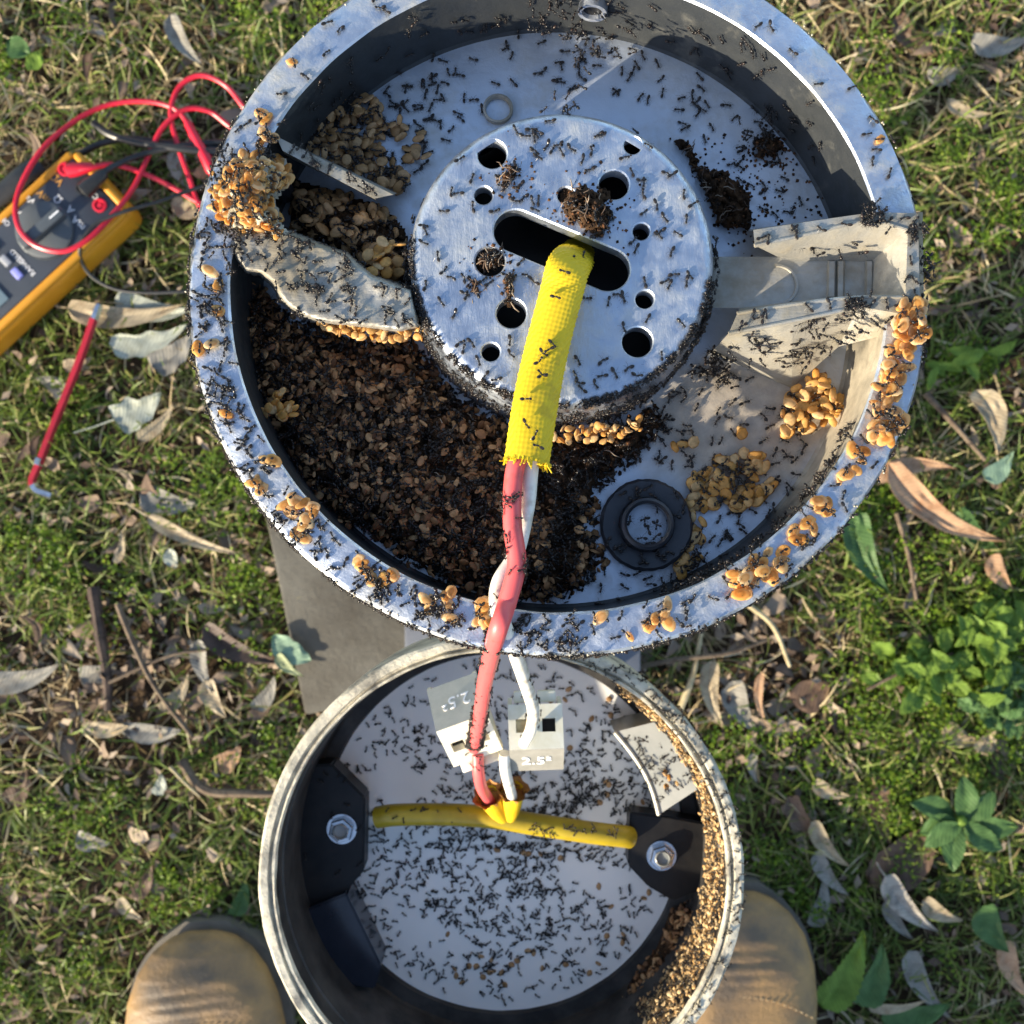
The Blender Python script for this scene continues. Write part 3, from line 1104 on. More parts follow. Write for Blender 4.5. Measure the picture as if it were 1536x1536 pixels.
# right side
leaf(1372, 704, 122, 30, 6, 'tan', 'orange tan leaf emerging from under the lamp head', z=0.024, bend=-0.10, stem=0.004)
leaf(1412, 764, 214, 42, -33, 'tan', 'long curved tan leaf with brown spots beside the lamp head', z=0.024, bend=0.12, fold=0.35, lobes=0.12)
leaf(1486, 632, 104, 42, -72, 'beige', 'curved pinkish leaf standing in the grass right of the lamp', z=0.024, bend=-0.16)
leaf(1500, 862, 66, 30, -58, 'tan', 'short tan leaf below the long spotted leaf', z=0.018)
leaf(1462, 800, 90, 40, -40, 'green', 'dark green leaf behind the long tan leaf', z=0.012, serr=0.06)
leaf(1300, 832, 132, 46, -66, 'green', 'long green leaf with a pale withered edge below the lamp rim', z=0.020, fold=0.35)
leaf(1500, 700, 60, 32, 45, 'teal', 'pale green leaf at the frame edge above the long tan leaf', z=0.018)
leaf(1452, 166, 70, 20, -14, 'beige', 'pale slim leaf in the upper grass', z=0.018)
leaf(1500, 66, 90, 36, 6, 'grey', 'grey-brown leaf near the frame corner', z=0.016)
leaf(1372, 60, 90, 34, -40, 'brown', 'brown withered leaf in the bare patch of upper lawn', z=0.010, lobes=0.3)
leaf(1420, 110, 60, 30, 20, 'grey', 'dusty grey leaf beside the withered leaf in upper lawn', z=0.010)
leaf(1070, 1042, 104, 30, -80, 'beige', 'beige leaf standing right of the canister rim', z=0.018)
leaf(1112, 1062, 88, 40, -62, 'grey', 'smooth grey leaf next to the beige leaf by the canister', z=0.014)
leaf(1142, 1050, 84, 14, -84, 'tan', 'narrow tan leaf like a stick by the canister', z=0.020)
leaf(1215, 1040, 64, 50, 20, 'brown', 'spotted brown round leaf in sunlit litter', z=0.014, shape=0.8)
leaf(1130, 1152, 46, 16, -82, 'grey', 'small grey leaf hanging in grass beside the canister', z=0.018)
leaf(1246, 1186, 60, 24, -20, 'beige', 'pale pinkish leaf in the grass right of the canister', z=0.018)
leaf(1205, 1230, 86, 30, -52, 'brown', 'brown narrow leaf beyond the canister, topmost of a row', z=0.018, fold=0.4)
leaf(1242, 1268, 90, 26, -50, 'beige', 'beige narrow leaf in the middle of the row by the canister', z=0.020, fold=0.4)
leaf(1244, 1312, 84, 26, -52, 'grey', 'grey narrow leaf, lowest of the row by the canister', z=0.018)
leaf(1230, 1352, 78, 28, 78, 'grey', 'upright grey leaf beside the boot toe', z=0.016)
leaf(1324, 1224, 96, 30, -80, 'brown', 'dull brown leaf left of the green rosette weed', z=0.012)
leaf(1356, 1282, 136, 74, 42, 'brown', 'large brown leaf with dark holes below the rosette weed', z=0.012, shape=0.7)
leaf(1362, 1358, 116, 36, -46, 'spot', 'pale leaf with black spots below the large brown leaf', z=0.022, stem=0.012)
leaf(1412, 1368, 68, 28, -26, 'beige', 'cream leaf crossing the black spotted leaf', z=0.020)
leaf(1346, 1380, 74, 24, -56, 'grey', 'grey leaf beneath the black spotted leaf', z=0.014)
leaf(1388, 1478, 120, 34, -58, 'grey', 'long dusty grey leaf near the serrated green leaves', z=0.016)
leaf(1345, 1508, 90, 16, 6, 'beige', 'pale stalk-like leaf crossing the serrated green leaves', z=0.026)
leaf(1520, 1455, 96, 32, -66, 'tan', 'pinkish tan leaf at the frame edge low in the grass', z=0.018)
leaf(1480, 1110, 46, 30, 60, 'beige', 'cream leaf lying under the bright green weed', z=0.016)
leaf(1440, 1105, 60, 36, -20, 'beige', 'sandy leaf in the shade of the bright green weed', z=0.012)

# serrated broad green leaves
leaf(1268, 1455, 130, 54, 62, 'lime', 'broad light green serrated leaf beside the boot toe', z=0.030, cat='leaf', name='weed_leaf', serr=0.07, nu=26)
leaf(1311, 1462, 100, 46, 72, 'green', 'broad dark green leaf beside the light green serrated leaf', z=0.026, name='weed_leaf', serr=0.05, nu=24)
leaf(1488, 1395, 80, 46, -58, 'green', 'dark green leaf in the shaded grass low down', z=0.022, name='weed_leaf')
leaf(1375, 1520, 110, 46, 12, 'green', 'dark green leaf at the frame bottom beside the serrated leaves', z=0.018, name='weed_leaf')
leaf(28, 72, 40, 34, -30, 'green', 'round green clover leaf in the upper lawn', z=0.022, name='weed_leaf', shape=0.9)
leaf(52, 92, 34, 26, 60, 'lime', 'round light green clover leaf in the upper lawn', z=0.020, name='weed_leaf', shape=0.9)

# rosette weed
rw = empty('rosette_weed', loc=G(1437, 1228, 0.02))
tag(rw, 'green rosette weed with seven round leaves in shaded grass', 'weed')
s = (H - 0.02) * K
for a, l in ((84, 66), (36, 66), (-8, 84), (-36, 72), (-104, 74), (196, 62), (214, 66), (158, 78)):
    o = leaf_mb(l * s, 34 * s, curl=-0.22, fold=0.22, shape=1.35, serr=0.04, nu=16, sd=a).build('leaf', LM['green'], rw)
    o.matrix_parent_inverse = Matrix.Identity(4)
    o.location = (math.cos(R(a)) * l * 0.52 * s, math.sin(R(a)) * l * 0.52 * s, 0.004 + random.uniform(0, 0.006))
    o.rotation_euler = (random.uniform(-.2, .2), random.uniform(-0.2, 0.1), R(a))
mb = MB()
ellipsoid(mb, (0, 0, 0.006), (0.004, 0.004, 0.004))
mb.build('heart', LM['lime'], rw)


def frond_weed(px, py, n, length, width, label, seed, m='lime'):
    rr_ = random.Random(seed)
    root = empty('leafy_weed', loc=G(px, py, 0.012))
    tag(root, label, 'weed', )
    s_ = (H - 0.02) * K
    for i in range(n):
        a = rr_.uniform(0, 360)
        l = length * rr_.uniform(0.45, 1.1)
        ox, oy = rr_.gauss(0, length * 0.62) * s_, rr_.gauss(0, length * 0.45) * s_
        o_ = leaf_mb(l * s_, width * s_ * rr_.uniform(0.7, 1.1), curl=-0.2, fold=0.3, shape=1.2, serr=0.16, lobes=0.35, nu=22, sd=seed + i).build('leaf', LM[m], root)
        o_.location = (ox + math.cos(R(a)) * l * 0.3 * s_, oy + math.sin(R(a)) * l * 0.3 * s_, 0.002 + rr_.uniform(0, 0.014))
        o_.rotation_euler = (rr_.uniform(-.4, .4), rr_.uniform(-0.35, 0.1), R(a))


frond_weed(1395, 1000, 46, 46, 26, 'bright lime weed with ragged leaves in sun right of the canister', 3)
frond_weed(1480, 950, 46, 48, 28, 'ragged lime weed above the sandy leaf at the right frame edge', 5)
frond_weed(1505, 1060, 28, 44, 24, 'darker ragged weed above the rosette weed', 9, 'green')
frond_weed(1440, 545, 8, 50, 20, 'feathery small green weed right of the lamp head', 12)


def stick(pts, r, m, label, name='twig', cat='twig'):
    path = smooth_path([G(*p) for p in pts], 6)
    n = len(path)
    rad = [r * (1 - 0.35 * i / n) * (1 + 0.18 * mnoise.noise(Vector((i * 0.7, r * 900, 0)))) for i in range(n)]
    o_ = MB().tube(path, rad, 8).build(name, M[m])
    return tag(o_, label, cat)


stick([(140, 880, .012), (150, 950, .012), (160, 1010, .011), (162, 1065, .008)], 0.0052, 'darkbark', 'thick dark stick standing in the litter on the left')
stick([(176, 905, .016), (200, 965, .015), (232, 1030, .014), (288, 1105, .010)], 0.0026, 'bark', 'thin grey twig right of the thick dark stick')
stick([(272, 1140, .014), (292, 1172, .016), (318, 1188, .018), (365, 1190, .018), (412, 1191, .016)], 0.0042, 'bark', 'knobbly grey root running to the canister')
stick([(255, 1150, .020), (275, 1172, .022), (300, 1195, .018)], 0.0014, 'paleveg', 'pale straw stalk lying over the grey root')
stick([(1388, 590, .014), (1425, 630, .016), (1478, 690, .014)], 0.0026, 'bark', 'grey twig beside the curved pinkish leaf')
stick([(940, 1005, .022), (1010, 990, .024), (1090, 980, .022), (1150, 960, .016)], 0.0022, 'bark', 'grey twig lying across the litter above the canister')
stick([(1020, 1065, .02), (1040, 1010, .022), (1052, 950, .018)], 0.0026, 'paleveg', 'orange stem between canister and lamp head')
stick([(1345, 770, .014), (1362, 830, .014), (1375, 900, .012)], 0.0020, 'bark', 'thin rooted stem in the bare soil under the tan leaf')
stick([(1120, 905, .012), (1160, 940, .016), (1185, 1000, .014)], 0.0022, 'paleveg', 'brown reed lying below the lamp rim')
stick([(1300, 1035, .018), (1360, 1005, .022), (1430, 980, .018)], 0.0012, 'bark', 'thin red-brown stalk crossing the lime weed')
stick([(150, 1030, .012), (250, 985, .014), (310, 975, .012)], 0.0014, 'bark', 'fine twig under the dark folded leaf')

# small withered leaves and chaff, half sunk in the grass
CHAFF = [Base(leaf_mb(1.0, w_, curl=c_, bend=b_, fold=f_, nu=7, nv=2, sd=k_, thick=0.012)) for k_, (w_, c_, b_, f_) in enumerate(((0.34, 0.3, 0.1, 0.5), (0.5, -0.25, -0.1, 0.3), (0.22, 0.2, 0.25, 0.7)))]
pos = RNG.uniform(-0.46, 0.46, (3800, 2))
top, lit = straw_mask(pos)
pos = pos[(RNG.uniform(0, 1, len(pos)) < 0.16 + 0.75 * lit) & allowed(pos)]
pos = np.concatenate([pos, RNG.uniform(0.000, 0.010, (len(pos), 1))], 1)
A = frames(pos, UP, RNG.uniform(0.010, 0.030, len(pos)), jitter=0.5)
k_ = RNG.integers(0, 3, len(A))
o = np_obj('leaf_litter', stamp('withered_leaves', [(CHAFF[j], A[k_ == j]) for j in range(3)], [M['litter']]))
kind(o, 'stuff', 'small withered brown leaves half sunk in the grass')

# ================================================================== CONCRETE SLAB AND POST
sl_t = [G(*p, 0.024) for p in [(385, 738), (462, 1072), (905, 985), (828, 650)]]
mb = MB()
c0 = sum(sl_t, Vector()) / 4
ux = (sl_t[3] - sl_t[0])
uy = (sl_t[0] - sl_t[1])
rot = Matrix.Rotation(math.atan2(ux.y, ux.x), 4, 'Z')
mb.box((ux.length, uy.length, 0.05), Matrix.Translation(c0 - Vector((0, 0, 0.025))) @ rot, 0, 0.003, 2)
sl = mb.build('concrete_slab', M['concrete'])
tag(sl, 'grey weathered concrete footing slab beneath the lamp post', 'slab')
post = empty('lamp_post', loc=Vector((CAN_C.x, CAN_C.y + 0.02, 0.024)))
tag(post, 'short grey post with a square foot on the concrete slab', 'post')
p0 = Vector((CAN_C.x, CAN_C.y + 0.02, 0))
MB().box((0.17, 0.17, 0.02), Matrix.Translation((0.012, 0.055, 0.010)), 0, 0.0015).build('foot_plate', M['bluegrey'], post)
MB().lathe([(0.0, 0.02), (0.034, 0.02), (0.034, 0.262), (0.0, 0.262)], 40).build('column', M['bluegrey'], post)

# ================================================================== MULTIMETER
MZ = 0.040
mu = Vector((0.735, 0.678, 0)).normalized()
mv = Vector((mu.y, -mu.x, 0))
MC = G(145 - 0.735 * 158, 278 + 0.678 * 158, MZ)
MROT = Matrix((( mu.x, -mu.y, 0, 0), (mu.y, mu.x, 0, 0), (0, 0, 1, 0), (0, 0, 0, 1)))
mm = empty('multimeter', Matrix.Translation(MC) @ MROT)
tag(mm, 'grey digital multimeter in a yellow rubber holster lying on the grass', 'multimeter')
mmi = (Matrix.Translation(MC) @ MROT).inverted()


def ml(px, py, dz=0.0):
    v = mmi @ G(px, py, MZ + dz)
    v.z = dz
    return v


mw = 132 * (H - MZ) * K
mlen = 0.168
MB().box((mlen, mw, 0.034), Matrix.Translation((0, 0, -0.0165)), 0, 0.009, 4).build('holster', M['holster'], mm)
mb = MB()
mb.box((mlen - 0.010, 0.006, 0.006), Matrix.Translation((0, mw / 2 - 0.0035, 0.0005)), 0, 0.0025, 3)
mb.box((mlen - 0.010, 0.006, 0.006), Matrix.Translation((0, -mw / 2 + 0.0035, 0.0005)), 0, 0.0025, 3)
mb.box((0.006, mw - 0.010, 0.006), Matrix.Translation((mlen / 2 - 0.0035, 0, 0.0005)), 0, 0.0025, 3)
mb.build('holster_lip', M['holster'], mm)
MB().box((mlen - 0.014, mw - 0.013, 0.006), Matrix.Translation((0, 0, -0.0005)), 0, 0.0015, 2).build('face_panel', M['meterface'], mm)
MB().box((0.05, mw - 0.026, 0.002), Matrix.Translation((ml(-8, 462).x - 0.012, 0.0, 0.0030)), 0, 0.0006).build('screen', M['lcd'], mm)
kc = ml(70, 347)
kr = 43 * (H - MZ) * K
mb = MB().lathe([(kr, 0.0020), (kr, 0.0046), (kr * 0.93, 0.0055), (0.0, 0.0055)], 72, mat=Matrix.Translation((kc.x, kc.y, 0)))
kn = mb.build('dial', M['knob'], mm)
for i in range(26):
    a = -2.2 + i * 0.06
    MB().box((0.0012, 0.0007, 0.003), Matrix.Translation((kc.x, kc.y, 0.0035)) @ Matrix.Rotation(math.pi + a * 0.9 + 2.2, 4, 'Z') @ Matrix.Translation((kr, 0, 0))).build('knurl', M['knob'], kn)
ra = math.atan2(*(ml(100, 318) - ml(40, 370)).yx)
mb = MB().box((kr * 1.85, kr * 0.42, 0.006), Matrix.Translation((kc.x, kc.y, 0.0083)) @ Matrix.Rotation(ra, 4, 'Z'), 0, 0.0015, 3)
mb.build('dial_grip', M['knob'], kn)
MB().box((kr * 0.4, 0.0010, 0.0004), Matrix.Translation((kc.x, kc.y, 0.0115)) @ Matrix.Rotation(ra, 4, 'Z') @ Matrix.Translation((kr * 0.65, 0, 0))).build('pointer', M['whiteprint'], kn)
for (x, y), m in (((12, 393), 'btn_grey'), ((29, 412), 'btn_blue'), ((-8, 372), 'btn_grey')):
    q = ml(x, y)
    MB().box((0.0085, 0.0055, 0.003), Matrix.Translation((q.x, q.y, 0.0035)) @ Matrix.Rotation(math.pi / 2, 4, 'Z'), 0, 0.0008).build('button', M[m], mm)
for (x, y) in ((152, 310), (100, 256), (126, 284)):
    q = ml(x, y)
    MB().lathe([(0.0050, 0.0024), (0.0050, 0.0040), (0.0036, 0.0042), (0.0030, 0.0028), (0.0017, 0.0028), (0.0017, 0.0036), (0, 0.0036)], 28, mat=Matrix.Translation((q.x, q.y, 0))).build('jack', M['redlead'] if x != 126 else M['blacklead'], mm)


def text_mesh(s_, size, mat, parent, mat4, ext_=0.0002, name='lettering'):
    c = bpy.data.curves.new(name, 'FONT')
    c.body = s_
    c.size = size
    c.align_x = 'CENTER'
    c.align_y = 'CENTER'
    c.extrude = ext_
    c.resolution_u = 3
    o_ = bpy.data.objects.new(name, c)
    COL.objects.link(o_)
    dg = bpy.context.evaluated_depsgraph_get()
    dg.update()
    me = bpy.data.meshes.new_from_object(o_.evaluated_get(dg))
    bpy.data.objects.remove(o_)
    me.materials.clear()
    me.materials.append(mat)
    o2 = bpy.data.objects.new(name, me)
    COL.objects.link(o2)
    o2.parent = parent
    o2.matrix_local = mat4
    return o2


for s_, (x, y), m in (('V~', (30, 318), 'print'), ('V=', (48, 300), 'print'), ('mV', (68, 296), 'printo'), ('Ω', (90, 300), 'print'), ('A', (108, 316), 'print'),
                      ('mA', (120, 336), 'print'), ('OFF', (10, 332), 'print'), ('COM', (140, 290), 'print'), ('RANGE', (42, 400), 'print'), ('HOLD', (30, 388), 'print'), ('VΩ', (88, 270), 'printo')):
    q = ml(x, y)
    text_mesh(s_, 0.0078 if len(s_) < 3 else 0.0054, M[m], mm, Matrix.Translation((q.x, q.y, 0.0028)) @ Matrix.Rotation(math.pi / 2, 4, 'Z'), 0.00015)


def lead(pts, r, m, label, name, cat, parts=()):
    path = smooth_path([G(*p) for p in pts], 10)
    o_ = MB().tube(path, r, 10).build(name, M[m])
    tag(o_, label, cat)
    for q0, q1, ra_, rb_ in parts:
        a_, b_ = G(*q0), G(*q1)
        hp = [a_.lerp(b_, t) for t in (0, .06, .3, .6, .9, 1)]
        MB().tube(hp, [ra_ * .7, ra_, ra_, (ra_ + rb_) / 2, rb_, rb_ * .7], 14).build('handle', M[m], o_)
    return o_


lz = 0.024
lead([(112, 256, .052), (135, 252, .052), (170, 247, .046), (215, 260, .036), (262, 283, .030), (300, 305, .026), (350, 330, .024), (420, 380, .022)], 0.0019, 'redlead',
     'red test lead leaving the red plug on the multimeter', 'test_lead', 'test lead', [((100, 256, .050), (140, 250, .050), 0.0052, 0.0034)])
lead([(420, 250, .022), (390, 190, .026), (365, 160, .030), (338, 128, .032), (300, 113, .034), (268, 132, .034), (256, 172, .034), (268, 222, .032), (285, 270, .028), (300, 310, .026), (350, 380, .022)],
     0.0019, 'redlead', 'red test lead curling in the high loop beside the lamp rim', 'test_lead', 'test lead')
lead([(400, 230, .022), (345, 190, .028), (315, 168, .030), (280, 164, .034), (245, 190, .036), (222, 235, .036), (198, 285, .040), (162, 330, .048), (128, 362, .052), (92, 377, .053), (50, 366, .053),
      (26, 335, .053), (27, 290, .052), (60, 228, .050), (110, 183, .042), (160, 158, .036), (212, 152, .034), (255, 160, .034), (278, 180, .034), (290, 215, .032)],
     0.0019, 'redlead', 'red test lead looped over the dial of the multimeter', 'test_lead', 'test lead', [((280, 182, .034), (322, 262, .030), 0.0032, 0.0050)])
lead([(128, 284, .052), (150, 262, .052), (190, 240, .044), (235, 226, .038), (300, 215, .032), (345, 213, .028), (410, 215, .024)], 0.0022, 'blacklead',
     'black test lead leaving the black plug on the multimeter', 'test_lead', 'test lead', [((124, 288, .050), (158, 258, .051), 0.0060, 0.0040)])
lead([(118, 232, .030), (150, 216, .030), (190, 208, .030), (250, 215, .030), (320, 222, .028), (400, 232, .024)], 0.0026, 'blacklead',
     'thick black cable running behind the multimeter top', 'test_lead', 'test lead')
lead([(140, 184, .032), (165, 202, .034), (205, 214, .036), (260, 222, .036), (330, 228, .030), (400, 226, .024)], 0.0028, 'blacklead',
     'glossy black probe lying across the red leads', 'test_lead', 'test lead')
lead([(420, 250, .022), (300, 281, .034), (240, 302, .042), (190, 316, .050), (150, 332, .052), (130, 350, .052), (120, 372, .048), (124, 396, .034), (142, 418, .026), (175, 434, .022), (220, 439, .022), (280, 437, .022), (340, 432, .020)],
     0.0014, 'blacklead', 'thin black wire dropping over the holster edge to the lamp rim', 'thin_wire', 'wire')
st = MB()
path = smooth_path([G(-60, 335, .012), G(0, 292, .016), G(35, 262, .018), G(60, 246, .014)], 6)
st.tube(path, 0.008, 8, flat=0.4)
tag(st.build('hanging_strap', M['blacklead']), 'black fabric strap tucked behind the multimeter', 'strap')

# hex key
hk = empty('hex_key', loc=G(100, 590, 0.018))
tag(hk, 'dark red bent hex key with bright steel ends on the grass', 'hex key')
hb = G(100, 590, 0.018)
shaft = smooth_path([G(141, 478, .024) - hb, G(118, 545, .022) - hb, G(84, 630, .020) - hb, G(60, 692, .018) - hb, G(49, 718, .017) - hb, G(50, 728, .017) - hb], 6)
MB().tube(shaft, 0.0033, 6).build('shaft', M['redpaint'], hk)
MB().tube([G(149, 456, .025) - hb, G(148, 460, .025) - hb, G(141, 479, .024) - hb], [0.0022, 0.0032, 0.0031], 6).build('tip', M['steel'], hk)
MB().tube(smooth_path([G(50, 727, .017) - hb, G(56, 735, .017) - hb, G(78, 743, .016) - hb], 4), 0.0034, 6).build('short_arm', M['steel'], hk)
MB().tube([G(60, 687, .0183) - hb, G(57, 697, .0181) - hb], 0.0036, 6).build('worn_band', M['steel'], hk)


# ================================================================== BOOTS
def boot(px_c, toe_py, mirror, yaw, label, seams):
    toe = G(px_c, toe_py, 0.03)
    root = empty('work_boot', Matrix.Translation((toe.x, toe.y, 0.0)) @ Matrix.Rotation(yaw, 4, 'Z'))
    tag(root, label, 'boot')
    secs = [(0.000, 0.012, 0.026, 0.030), (0.004, 0.024, 0.020, 0.038), (0.012, 0.036, 0.018, 0.046), (0.026, 0.047, 0.018, 0.054), (0.045, 0.0545, 0.018, 0.060), (0.07, 0.0585, 0.018, 0.064),
            (0.10, 0.0585, 0.018, 0.070), (0.13, 0.054, 0.018, 0.082), (0.16, 0.047, 0.018, 0.100), (0.19, 0.043, 0.018, 0.130), (0.22, 0.042, 0.018, 0.165), (0.25, 0.042, 0.018, 0.19), (0.275, 0.036, 0.018, 0.20), (0.288, 0.02, 0.02, 0.20)]
    # dense sections by interpolation
    S = np.array(secs)
    ss = np.concatenate([np.linspace(0, 0.03, 26), np.linspace(0.033, 0.13, 70), np.linspace(0.135, 0.288, 20)])
    vv = []
    seg = 48
    for s_ in ss:
        w_ = np.interp(s_, S[:, 0], S[:, 1])
        z0 = np.interp(s_, S[:, 0], S[:, 2])
        z1 = np.interp(s_, S[:, 0], S[:, 3])
        for k in range(seg):
            a = 2 * math.pi * k / seg
            ca, sa = math.cos(a), math.sin(a)
            e = 2.0 / 2.5
            x = w_ * math.copysign(abs(ca) ** e, ca)
            zc = (z0 + z1) / 2
            z = zc + (z1 - z0) / 2 * math.copysign(abs(sa) ** (2 / 2.2), sa)
            if sa > 0:
                cr = math.exp(-((s_ - 0.042) / 0.018) ** 2) * sa
                ph = (s_ - 0.012 * (x / 0.05) ** 2 + 0.006 * mnoise.noise(Vector((x * 24, s_ * 20, 0)))) * 780
                z += cr * 0.0019 * (abs(math.sin(ph * 0.5)) ** 0.5 - 0.7) * (0.6 + mnoise.noise(Vector((x * 60, s_ * 40, 5)))) + 0.0024 * sa * mnoise.noise(Vector((x * 22, s_ * 22, px_c)))
            vv.append((x + mirror * 0.004 * math.sin(s_ * 12), -s_, z))
    n = len(ss)
    ff = [(i * seg + k, i * seg + (k + 1) % seg, (i + 1) * seg + (k + 1) % seg, (i + 1) * seg + k) for i in range(n - 1) for k in range(seg)]
    ff.append(tuple(range(seg)))
    up = MB().add(vv, ff).build('upper', M['leather'], root, angle=60)
    # sole: a slightly larger slab under the upper
    out, ins_ = [], []
    for s_ in np.linspace(0, 0.288, 30):
        out.append((np.interp(s_, S[:, 0], S[:, 1]) + 0.0035, -s_ + (0.004 if s_ < 0.001 else 0)))
    ring = [(x, y) for x, y in out] + [(-x, y) for x, y in reversed(out)]
    MB().prism([(x, y, 0.020) for x, y in ring], [(x * 0.97, y, 0.0) for x, y in ring]).build('sole', M['sole'], root)
    # shaft of the boot
    MB().tube([(0, -0.235, 0.15), (0, -0.236, 0.18), (0, -0.238, 0.195), (0, -0.238, 0.205)], [0.043, 0.0455, 0.047, 0.0475], 28, caps=True).build('shaft', M['leather'], root)
    for sy, cnt in seams:
        for i in range(cnt):
            t = (i + 0.5) / cnt * 2 - 1
            x = 0.050 * t
            s_ = sy + 0.016 * t * t
            w_ = np.interp(s_, S[:, 0], S[:, 1])
            z0 = np.interp(s_, S[:, 0], S[:, 2])
            z1 = np.interp(s_, S[:, 0], S[:, 3])
            ca = max(-0.99, min(0.99, math.copysign(abs(x / w_) ** (2.5 / 2), x)))
            sa = math.sqrt(1 - ca * ca)
            z = (z0 + z1) / 2 + (z1 - z0) / 2 * sa ** (2 / 2.2)
            MB().box((0.0024, 0.0009, 0.0009), Matrix.Translation((x, -s_, z + 0.0004)) @ Matrix.Rotation(-0.64 * t, 4, 'Z') @ Matrix.Rotation(0.5 * t, 4, 'Y'), 0, 0.0002, 1).build('stitch', M['thread'], root)
    return root


boot(303, 1398, 1, 0.04, 'scuffed tan leather work boot with a stitched seam, standing clear of the canister', [(0.054, 24), (0.058, 24)])
boot(1112, 1338, -1, -0.05, 'scuffed tan leather work boot partly hidden behind the canister rim', [(0.062, 24)])

# ================================================================== CANISTER
can = empty('canister', loc=CAN_C)
tag(can, 'round grey plastic canister holding a white disc, standing on the post', 'canister')
MB().lathe([(0.084, -0.088), (0.0985, -0.055), (0.1000, -0.004), (0.0996, -0.0008), (0.0985, 0.0), (0.0958, -0.0002), (0.0954, -0.0020), (0.0946, -0.0022), (0.0940, -0.0006), (0.0932, -0.0006), (0.0927, -0.0030)], 160, jitter=0.0005).build('rim', M['canister'], can)
MB().lathe([(0.0927, -0.0030), (0.0925, -0.012), (0.0918, -0.0125), (0.0916, -0.058), (0.0905, -0.060), (0.0845, -0.0605), (0.0838, -0.063)], 128, jitter=0.0003).build('inner_wall', M['canister_in'], can)
MB().lathe([(0.084, -0.088), (0.0, -0.088)], 64).build('underside', M['canister'], can)
DZ = CAN_Z - 0.063
MB().lathe([(0.0, -0.063), (0.0839, -0.063)], 128).build('white_disc', M['disc'], can)


def cl_(px, py, z):
    """photo pixel at world level z, in the canister's frame"""
    return G(px, py, z) - CAN_C


def plate(name, poly, z, th, m, parent=can, slope=None):
    t_ = [cl_(x, y, z + (slope(x, y) if slope else 0)) for x, y in poly]
    b_ = [v - Vector((0, 0, th)) for v in t_]
    mb_ = MB().prism(t_, b_)
    bm = bmesh.new()
    me = bpy.data.meshes.new('t')
    me.from_pydata([tuple(v) for v in mb_.v], [], mb_.f)
    bm.from_mesh(me)
    bmesh.ops.bevel(bm, geom=list(bm.edges), offset=0.0008, segments=2, affect='EDGES')
    bm.to_mesh(me)
    mb2 = MB().add([v.co.copy() for v in me.vertices], [tuple(p.vertices) for p in me.polygons])
    bm.free()
    bpy.data.meshes.remove(me)
    return mb2.build(name, M[m], parent)


bl = plate('mounting_bracket', [(434, 1150), (498, 1146), (548, 1196), (546, 1306), (508, 1352), (425, 1376), (418, 1250)], DZ + 0.016, 0.014, 'blackplastic')
bl2 = plate('dark_baffle', [(424, 1378), (520, 1340), (572, 1448), (562, 1484), (460, 1470)], DZ + 0.021, 0.020, 'navyplastic')
br = plate('mounting_bracket', [(945, 1218), (1005, 1225), (1060, 1235), (1062, 1330), (1010, 1352), (972, 1330), (942, 1298)], DZ + 0.014, 0.013, 'blackplastic')


def nut(px, py, z, parent):
    p = cl_(px, py, z)
    root_m = Matrix.Translation(p) @ Matrix.Rotation(0.3, 4, 'Z')
    b_ = MB()
    b_.lathe([(0.0058, 0.0), (0.0058, 0.0035), (0.0054, 0.0044), (0.0040, 0.0046), (0.0038, 0.0038), (0.0038, 0.001)], 6, mat=root_m)
    w_ = MB().lathe([(0.0068, 0.0), (0.0068, 0.0008), (0.004, 0.0008)], 32, mat=Matrix.Translation(p))
    n_ = b_.build('nut', M['steel'], parent, smooth=False)
    w_.build('washer', M['steel'], parent)
    MB().lathe([(0.0036, 0.0), (0.0036, 0.0050), (0.0031, 0.0054), (0.0027, 0.0040), (0.0, 0.0038)], 24, mat=Matrix.Translation(p)).build('bolt_end', M['greyplate'], parent)


nut(513, 1243, DZ + 0.016, bl)
nut(992, 1283, DZ + 0.014, br)
# grey acrylic window panel leaning in the canister, with a pale front edge
gp = [(922, 1098), (1010, 1076), (1052, 1180), (988, 1222)]
gz = [DZ + 0.030, DZ + 0.036, DZ + 0.036, DZ + 0.030]
mb = MB()
t_, e_ = [], []
for i in range(9):
    t = i / 8
    l0 = cl_(922 + (988 - 922) * t + 12 * math.sin(math.pi * t), 1098 + (1222 - 1098) * t, DZ + 0.030)
    r0 = cl_(1010 + (1052 - 1010) * t, 1076 + (1180 - 1076) * t, DZ + 0.038)
    t_ += [l0, r0, l0 - Vector((0, 0, 0.026)), r0 - Vector((0, 0, 0.026))]
    e_.append(l0 + Vector((0, 0, 0.0005)))
for i in range(8):
    a = i * 4
    mb.add([], [])
    mb.f += [(a, a + 1, a + 5, a + 4), (a, a + 4, a + 6, a + 2), (a + 1, a + 3, a + 7, a + 5), (a + 2, a + 6, a + 7, a + 3)]
    mb.m += [0] * 4
mb.v = [tuple(v) for v in t_]
mb.f += [(0, 2, 3, 1), (32, 33, 35, 34)]
mb.m += [0, 0]
pn = mb.build('grey_panel', M['greyplate'], can)
MB().tube(e_, 0.0009, 8).build('pale_edge', M['cream'], pn)

